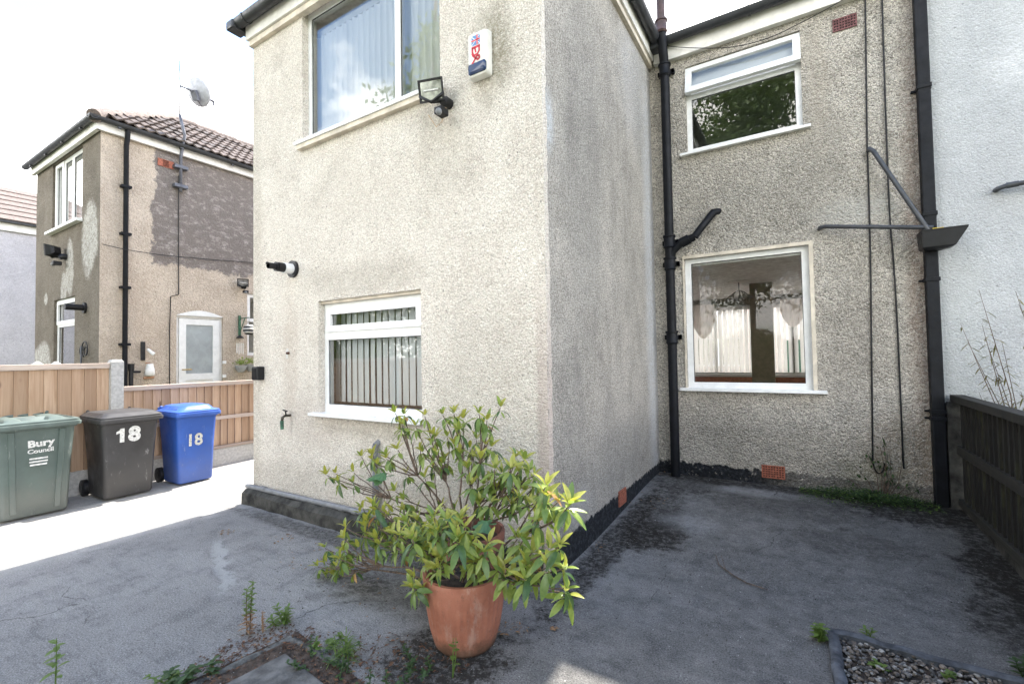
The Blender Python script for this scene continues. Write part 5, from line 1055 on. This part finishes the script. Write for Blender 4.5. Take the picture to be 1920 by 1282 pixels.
# ------------------------------------------------------------------ ground things
def stones(name, poly, n, lo, hi, z, mats, kindlabel):
    xs_ = [p[0] for p in poly]; ys_ = [p[1] for p in poly]; ms = [MB() for _ in mats]
    def inside(x, y):
        c = False
        for i in range(len(poly)):
            (x1, y1), (x2, y2) = poly[i], poly[i-1]
            if (y1 > y) != (y2 > y) and x < (x2-x1)*(y-y1)/(y2-y1)+x1: c = not c
        return c
    ph = (1+5**.5)/2; ico = [Vector(v).normalized() for v in ((-1, ph, 0), (1, ph, 0), (-1, -ph, 0), (1, -ph, 0), (0, -1, ph), (0, 1, ph), (0, -1, -ph), (0, 1, -ph), (ph, 0, -1), (ph, 0, 1), (-ph, 0, -1), (-ph, 0, 1))]
    fc = [(0, 11, 5), (0, 5, 1), (0, 1, 7), (0, 7, 10), (0, 10, 11), (1, 5, 9), (5, 11, 4), (11, 10, 2), (10, 7, 6), (7, 1, 8), (3, 9, 4), (3, 4, 2), (3, 2, 6), (3, 6, 8), (3, 8, 9), (4, 9, 5), (2, 4, 11), (6, 2, 10), (8, 6, 7), (9, 8, 1)]
    k = 0
    while k < n:
        x, y = random.uniform(min(xs_), max(xs_)), random.uniform(min(ys_), max(ys_))
        if not inside(x, y): continue
        s_ = random.uniform(lo, hi); M = Matrix.Translation((x, y, z+random.uniform(-.006, .012))) @ Matrix.Rotation(random.uniform(0, 6.3), 4, 'Z') @ Matrix.Rotation(random.uniform(-.5, .5), 4, 'X') @ Matrix.Diagonal((s_, s_*random.uniform(.5, .9), s_*random.uniform(.35, .6), 1))
        random.choice(ms).add([M @ (v*random.uniform(.8, 1.15)) for v in ico], fc); k += 1
    for m_, mt_ in zip(ms, mats): tag(m_.build(name, mt_, smooth=False), kind='stuff')
ec = atZ(1553, 1180, .03); e1 = (ec.x, ec.y); ef = (2.2, ec.y-.08)
gp_ = [(ec.x+.03, ec.y-.03), (1.9, ec.y-.1), (1.9, 1.6), (ec.x+.06, 1.6)]
m = MB(); m.add([(x, y, .006) for x, y in gp_], [(0, 3, 2, 1)]); tag(m.build('gravel_bed', SOIL), kind='structure')
stones('gravel', gp_, 7500, .007, .019, .012, [plain('pebble_%s' % n_, c, .85, 0, .25, 60) for n_, c in (('grey', (.14, .13, .12)), ('pale', (.3, .28, .25)), ('brown', (.12, .095, .075)), ('tan', (.19, .155, .125)), ('dark', (.07, .065, .06)))], None)
MOSSE = plain('mossy_edging', (.11, .108, .1), .92, 0, .5, 16, .006)
def edging(label, a, b, h=.05, w=.05, mt=None):
    a, b = Vector((*a, 0)), Vector((*b, 0)); d = (b-a).normalized(); n_ = Vector((-d.y, d.x, 0)); m = MB(); rg = []; k = max(3, int((b-a).length/.08))
    for i in range(k+1):
        c = a.lerp(b, i/k) + n_*random.uniform(-.004, .004); hh = h + random.uniform(-.008, .006); rg.append([c - n_*w/2 + Vector((0, 0, -.05)), c + n_*w/2 + Vector((0, 0, -.05)), c + n_*w*.45 + Vector((0, 0, hh-.012)), c + n_*w*.15 + Vector((0, 0, hh)), c - n_*w*.2 + Vector((0, 0, hh)), c - n_*w*.45 + Vector((0, 0, hh-.012))])
    m.loft(rg); return tag(m.build('edging_strip', mt or EDGE, smooth=True, auto=.8), label, 'garden edging')
edging('dark edging strip along the back of the gravel bed', (ec.x, ec.y), (1.28, ec.y-.07), .045, .06); edging('dark edging strip running forward from the gravel corner', (ec.x+.02, ec.y-.05), (ec.x+.05, 1.7), .045, .06)
ka, kb_, kc = atZ(545, 1190, .02), atZ(340, 1290, .02), atZ(640, 1240, .02)
kd = ka + (kb_-ka)*2.4
edging('mossy edging strip half buried, left side of the paving flag', (ka.x, ka.y), (kd.x, kd.y), .016, .055, MOSSE); edging('short edging strip at the top of the paving flag', (ka.x+.03, ka.y-.0), (kc.x, kc.y), .016, .055, MOSSE)
fa = [atZ(u, v, .01) for u, v in ((560, 1222), (440, 1290), (760, 1330), (610, 1250))]
m = MB(); a_, b_ = atZ(540, 1225, .012), atZ(400, 1300, .012); 
o_ = Vector((ka.x+.03, ka.y-.1, 0)); dv_ = (Vector((kd.x, kd.y, 0))-Vector((ka.x, ka.y, 0))).normalized(); pv_ = Vector((-dv_.y, dv_.x, 0)); pv_ = pv_ if pv_.x > 0 else -pv_
q = [o_ + pv_*.09, o_ + dv_*.6 + pv_*.09, o_ + dv_*.6 + pv_*.62, o_ + pv_*.55]
m.loft([[v + Vector((0, 0, z)) for v in q] for z in (-.03, .014)]); tag(m.build('paving_flag', SLAB, bevel=.006), 'grey square paving flag at the bottom edge among weeds', 'paving flag')
m = MB(); sp_poly = [ka + Vector((-.02, .06, 0)), ka + Vector((.75, -.05, 0)), ka + Vector((.95, -.6, 0)), ka + Vector((.2, -1.2, 0)), kd + Vector((-.1, 0, 0))]
m.add([(v.x, v.y, .0045) for v in sp_poly], [tuple(range(5))]); tag(m.build('soil', plain('leaf_strewn_soil', (.085, .06, .045), .95, 0, .5, 22, .02)), kind='structure')
# litter: fallen leaves and crumbs
def litter(name, spots, n, sz, mat):
    m = MB()
    for _ in range(n):
        c, r_ = random.choice(spots); a = random.uniform(0, 6.3); rd = r_*math.sqrt(random.random()); x, y = c[0]+math.cos(a)*rd, c[1]+math.sin(a)*rd; z = gz(x, y)+.007 if len(c) < 3 else c[2]
        b = random.uniform(0, 6.3); s_ = sz*random.uniform(.4, 1.3); dx, dy = math.cos(b)*s_, math.sin(b)*s_; w_ = random.uniform(.25, .5)
        m.add([(x-dx, y-dy, z), (x+dy*w_, y-dx*w_, z+random.uniform(0, s_*.5)), (x+dx, y+dy, z+random.uniform(0, s_*.4)), (x-dy*w_, y+dx*w_, z+random.uniform(0, s_*.5))], [(0, 1, 2), (0, 2, 3)])
    tag(m.build(name, mat), kind='stuff')
def gsp(*l): return [((atZ(u, v, 0).x, atZ(u, v, 0).y), r) for u, v, r in l]
litter('fallen_leaves', gsp((480, 1210, .2), (420, 1250, .2), (640, 1230, .25), (700, 1270, .3), (560, 1200, .12), (820, 1240, .18), (600, 1260, .25), (380, 1275, .15), (500, 1190, .15), (720, 1240, .25), (450, 1225, .12)), 1300, .013, LITTER)
litter('fallen_leaves', gsp((425, 998, .08), (530, 1010, .12), (1040, 1180, .02), (960, 1180, .1), (1100, 1020, .2), (1200, 950, .3), (1240, 900, .2), (700, 1100, .4), (590, 1040, .3), (640, 1230, .4), (500, 1240, .3)), 260, .015, DRY)
litter('leaf_crumbs', gsp((1230, 1005, .28), (1150, 1000, .3), (1230, 900, .3), (1400, 930, .5), (1560, 960, .5), (1700, 960, .4), (1300, 1000, .7), (880, 1235, .25), (600, 1010, .3), (780, 1100, .4), (1880, 1130, .35), (620, 1080, .5), (1000, 1150, .4), (1300, 1100, .8), (1600, 1050, .7)), 1900, .008, SOIL)
litter('white_crumbs', gsp((1230, 1005, .4), (1500, 1000, .9), (1400, 1150, .7), (1700, 950, .4), (1300, 930, .4)), 60, .006, STICK)
litter('grit', [((-3.5, 1.5), 2.6), ((-.3, 4.3), 1.6), ((-.2, 3.6), 1.3), ((-2.2, 1.9), 1.2)], 3200, .0055, plain('grit_pale', (.4, .39, .37), .9, 0, .3, 50))
litter('grit', [((-3.5, 1.5), 2.6), ((-.3, 4.3), 1.6), ((-.2, 3.6), 1.3), ((-2.2, 1.9), 1.2)], 3200, .006, plain('grit_dark', (.06, .055, .05), .95, 0, .3, 50))
# weeds
def blade(m, c, d, L_, w, bend=.4, n=3):
    d = d.normalized(); s_ = d.cross(Vector((0, 0, 1))); s_ = (s_ if s_.length > .05 else Vector((1, 0, 0))).normalized()*w; vs = []
    for i in range(n+1):
        t_ = i/n; p_ = c + d*L_*t_ + Vector((0, 0, -bend*L_*t_*t_)); ww = math.sin(math.pi*(.12+.86*t_)); vs += [p_ - s_*ww, p_ + s_*ww]
    m.add(vs, [(2*i, 2*i+1, 2*i+3, 2*i+2) for i in range(n)])
def weed(label, base, h, lean, n, L_, w, mat, stems=1, dry=0, r=.03, bare=.25, cat='weed'):
    t = thing('weed', label, cat, base); base = Vector(base); fm_, dm_ = MB(), MB()
    for s_ in range(stems):
        b = base + Vector((random.uniform(-r, r), random.uniform(-r, r), 0)); top = b + Vector((lean[0]+random.uniform(-r, r), lean[1]+random.uniform(-r, r), h*random.uniform(.8, 1))); mid = b.lerp(top, .5) + Vector((random.uniform(-.01, .01), 0, .0)); sm = MB(); sm.tube([b, mid, top], [.004, .003, .0015], 5); sm.build('stem', BARK if dry else mat, t)
        for k in range(n):
            q = bare + (1-bare)*k/n; p_ = b.lerp(top, q); a = k*2.4+random.uniform(-.4, .4); blade(dm_ if q < dry else fm_, p_, Vector((math.cos(a), math.sin(a), random.uniform(.1, .9))), L_*random.uniform(.6, 1.1)*(1.1-.4*q), w, .35)
    if fm_.v: fm_.build('foliage', mat, t, kind='stuff')
    if dm_.v: dm_.build('dead_leaves', DRY, t, kind='stuff')
def G(u, v): p = atZ(u, v, .005); return (p.x, p.y, .005)
weed('tall green weed with brown withered lower leaves by the edging', G(466, 1190), .33, (.01, 0), 40, .05, .008, WEED, 2, .42, .02, .1)
weed('withered brown dock stalk beside the tall green weed', G(492, 1185), .15, (0, 0), 26, .02, .006, DRY, 1, .0, .005, .1)
weed('single young weed with paired leaves at the bottom left', G(102, 1300), .28, (.01, 0), 14, .075, .014, WEED, 1, .0, .005, .3)
weed('bushy green weed at the corner of the left edging', G(522, 1168), .1, (0, 0), 16, .06, .008, WEED, 5, 0, .05, .1)
weed('low green weeds against the lower left edging', G(355, 1272), .06, (0, 0), 12, .07, .014, WEED2, 6, 0, .08, .1)
weed('clump of long grass beside the paving flag', G(645, 1232), .1, (0, 0), 10, .13, .003, WEED, 7, 0, .05, .0)
for (u, v), lb in (((300, 1285), 'at the lower end of the left edging'), ((770, 1262), 'left of the pot at the bottom edge'), ((610, 1205), 'by the short edging strip')): weed('sparse weed %s' % lb, G(u, v), .05, (0, 0), 12, .04, .008, random.choice((WEED, WEED2)), 5, 0, .09, .0)
for (u, v), lb in (((640, 1270), 'in front of the grass clump'), ((590, 1240), 'left of the grass clump'), ((720, 1285), 'at the bottom edge below the pot')): weed('low straggly weed %s' % lb, G(u, v), .06, (0, 0), 10, .04, .008, WEED2, 5, 0, .1, .0)
weed('thin weed shoot in front of the terracotta pot', G(848, 1265), .2, (.0, 0), 6, .04, .009, WEED, 2, 0, .02, .3)
weed('bright leafy weed at the corner of the gravel edging', G(1545, 1205), .1, (0, 0), 14, .05, .013, WEED, 4, 0, .03, .1); weed('small weed on the back edging of the gravel bed', G(1632, 1200), .08, (0, 0), 8, .04, .009, WEED, 2, 0, .02, .2)
weed('green weed sprouting from the middle of the gravel', G(1648, 1255), .03, (0, 0), 10, .05, .012, WEED, 2, 0, .02, .0); weed('dark green weed at the right end of the gravel edging', G(1915, 1262), .12, (0, 0), 14, .06, .012, WEED2, 4, 0, .04, .1); weed('pale weed at the foot of the gravel edging on the right', G(1780, 1275), .05, (0, 0), 9, .04, .01, WEED, 2, 0, .02, .0)
m = MB(); dk = MB()
for _ in range(2600):
    x = random.gauss(.52, .33); y = 6.1 - abs(random.gauss(0, .17)) - .02
    if not -.05 < x < 1.1 or y < 5.55: continue
    z = gz(x, y); h_ = random.uniform(.0, .1)*max(.3, 1-abs(x-.5)); a = random.uniform(0, 6.3); blade(m if random.random() < .75 else dk, Vector((x, y, z+h_)), Vector((math.cos(a), math.sin(a), random.uniform(-.1, .9))), random.uniform(.02, .045), random.uniform(.005, .01), .3, 2)
tag(m.build('ground_weeds', WEED2), kind='stuff'); tag(dk.build('ground_weeds', WEED), kind='stuff')
litter('white_petals', [((.45, 5.9, .17), .3), ((.3, 5.85, .14), .2)], 40, .007, STICK)
p = atY(1655, 905, CY-.06); t = thing('creeper', 'thin ivy creeper climbing the back wall over the ground weeds', 'creeper', (p.x, CY-.05, .12)); m, lm = MB(), MB()
for (u, v) in ((1655, 818), (1668, 850), (1640, 850), (1625, 845), (1690, 875), (1705, 900), (1600, 870), (1570, 885), (1660, 870), (1735, 910), (1650, 835), (1672, 890)):
    q = atY(u, v, CY-.03); b = Vector((p.x + (q.x-p.x)*.25, CY-.05, .12)); m.tube([b, b.lerp(q, .5) + Vector((.03, 0, .0)), q], [.004, .003, .002], 5)
    for k in range(6): c = b.lerp(q, random.uniform(.45, 1)) + Vector((random.gauss(0, .03), random.uniform(-.02, 0), random.gauss(0, .02))); a = random.uniform(0, 6.3); blade(lm, c, Vector((math.cos(a), -.3, math.sin(a))), random.uniform(.025, .05), .013, .2, 2)
m.build('stem', BARK, t); lm.build('foliage', WEED2, t, kind='stuff')
tp = [(1342, 1040), (1348, 1058), (1375, 1078), (1400, 1092), (1440, 1105)]
m = MB(); m.tube([atZ(u, v, .012 + gz(*atZ(u, v, 0).xy)) for u, v in tp], [.003, .004, .005, .005, .003], 6); m.tube([atZ(1360, 1066, .03), atZ(1352, 1040, .05)], [.003, .0015], 5); tag(m.build('twig', BARK), 'thin bare twig lying on the concrete of the yard', 'twig')
# plant over the right fence
t = thing('bamboo', 'sparse bamboo with dry tan leaves behind the dark fence', 'bamboo', (2.0, 5.4, -.09)); m, lm = MB(), MB()
for k in range(22):
    b = Vector((random.uniform(1.5, 1.95), random.uniform(5.35, 5.8), -.09)); top = b + Vector((random.uniform(-.4, .2), random.uniform(-.1, .2), random.uniform(1.3, 2.25))); mid = b.lerp(top, .55) + Vector((.06, 0, .1)); m.tube([b, mid, top], [.006, .004, .0015], 5)
    for j in range(26):
        q = random.uniform(.5, 1); c = b.lerp(mid, q*2) if q < .5 else mid.lerp(top, q*2-1); a = random.uniform(0, 6.3); blade(lm, c, Vector((math.cos(a), math.sin(a)*.6, random.uniform(-.5, .6))), random.uniform(.06, .13), .006, .3, 3)
m.build('stem', BARK, t); lm.build('foliage', BAMB, t, kind='stuff')

# ------------------------------------------------------------------ trees and hedge behind the photographer (mirrored in the panes)
def tree(name, label, base, h, cr, spread, nl, mat, seed):
    rn = np.random.default_rng(seed); rs = random.Random(seed); t = thing(name, label, 'tree', base); base = Vector(base); m = MB()
    m.tube([base, base + Vector((.1, .05, h*.3)), base + Vector((-.1, .1, h*.6)), base + Vector((.05, 0, h*.92))], [.24, .19, .12, .03], 10); tips = []
    for k in range(26):
        a = rs.uniform(0, 6.3); zz = h*rs.uniform(.3, .95); el = rs.uniform(.1, .8); ln = spread*rs.uniform(.45, 1)*(1.1-.5*zz/h); s_ = base + Vector((0, 0, zz*.85)); e_ = s_ + Vector((math.cos(a)*ln, math.sin(a)*ln, ln*el)); m.tube([s_, s_.lerp(e_, .5) + Vector((0, 0, .15)), e_], [.06, .035, .01], 6); tips += [s_.lerp(e_, .45), s_.lerp(e_, .7), e_, e_ + Vector((rs.gauss(0, .5), rs.gauss(0, .5), rs.gauss(0, .4)))]
    m.build('trunk', BARK, t, smooth=True)
    T = np.array(tips); c = T[rn.integers(0, len(T), nl)] + rn.normal(0, cr, (nl, 3)); d = rn.normal(0, 1, (nl, 3)); d /= np.linalg.norm(d, axis=1)[:, None]; e = rn.normal(0, 1, (nl, 3)); e -= d*(e*d).sum(1)[:, None]; e /= np.linalg.norm(e, axis=1)[:, None]
    s_ = rn.uniform(.06, .11, (nl, 1)); V = np.stack([c-d*s_, c+e*s_*.5, c+d*s_, c-e*s_*.5], 1).reshape(-1, 3) - np.array(base)
    me = bpy.data.meshes.new('crown'); me.from_pydata(V.tolist(), [], [(4*i, 4*i+1, 4*i+2, 4*i+3) for i in range(nl)]); me.materials.append(mat); link('crown', me, t, kind='stuff')
tree('birch_tree', 'loose birch tree mirrored at the right of the upstairs wing window', (-8.05, -3.1, -.09), 12.8, .3, 1.15, 16000, TREEL2, 3)
tree('garden_tree', 'dense green tree mirrored in the bathroom window', (-1.6, -6.8, -.09), 13.5, .5, 2.9, 34000, TREEL, 5)
tree('garden_tree', 'dense green tree mirrored in the large ground floor pane', (2.2, -6.5, -.09), 11, .5, 2.6, 22000, TREEL, 8)
rn = np.random.default_rng(4); m = MB()
def bush(label, c, r, n):
    t = thing('garden_bush', label, 'bush', (c[0], c[1], -.09)); u = rn.normal(0, 1, (n, 3)); u /= np.linalg.norm(u, axis=1)[:, None]; rad = rn.uniform(.55, 1.05, (n, 1)); pts = u*rad*np.array(r) + np.array(c); m = MB()
    for p_ in pts: d = Vector(rn.normal(0, 1, 3)).normalized()*.075; s_ = d.orthogonal().normalized()*.04; p_ = Vector(p_); m.add([p_-d, p_+s_, p_+d, p_-s_], [(0, 1, 2, 3)])
    m.build('foliage', TREEL2, t, kind='stuff'); m = MB(); m.tube([(c[0], c[1], -.09), (c[0], c[1], c[2])], [.06, .03], 6); m.build('stem', BARK, t)
for i, (x, y, z, r_) in enumerate(((-9.7, -1.0, 1.7, 1.5), (-10.2, -3.6, 2.0, 1.8), (-9.6, -6.0, 1.6, 1.4), (-1.2, -3.9, 1.1, 1.2), (.9, -4.0, 1.2, 1.3), (-3.4, -4.4, 1.1, 1.2))):
    bush(('green bush beyond the tall fence, mirrored in the kitchen window, %s', 'green bush at the end of the garden, mirrored in the ground floor pane, %s')[i > 2] % ('nearest', 'middle', 'farthest', 'middle', 'rightmost', 'leftmost')[i], (x, y, z), (r_, r_, r_), 8000)
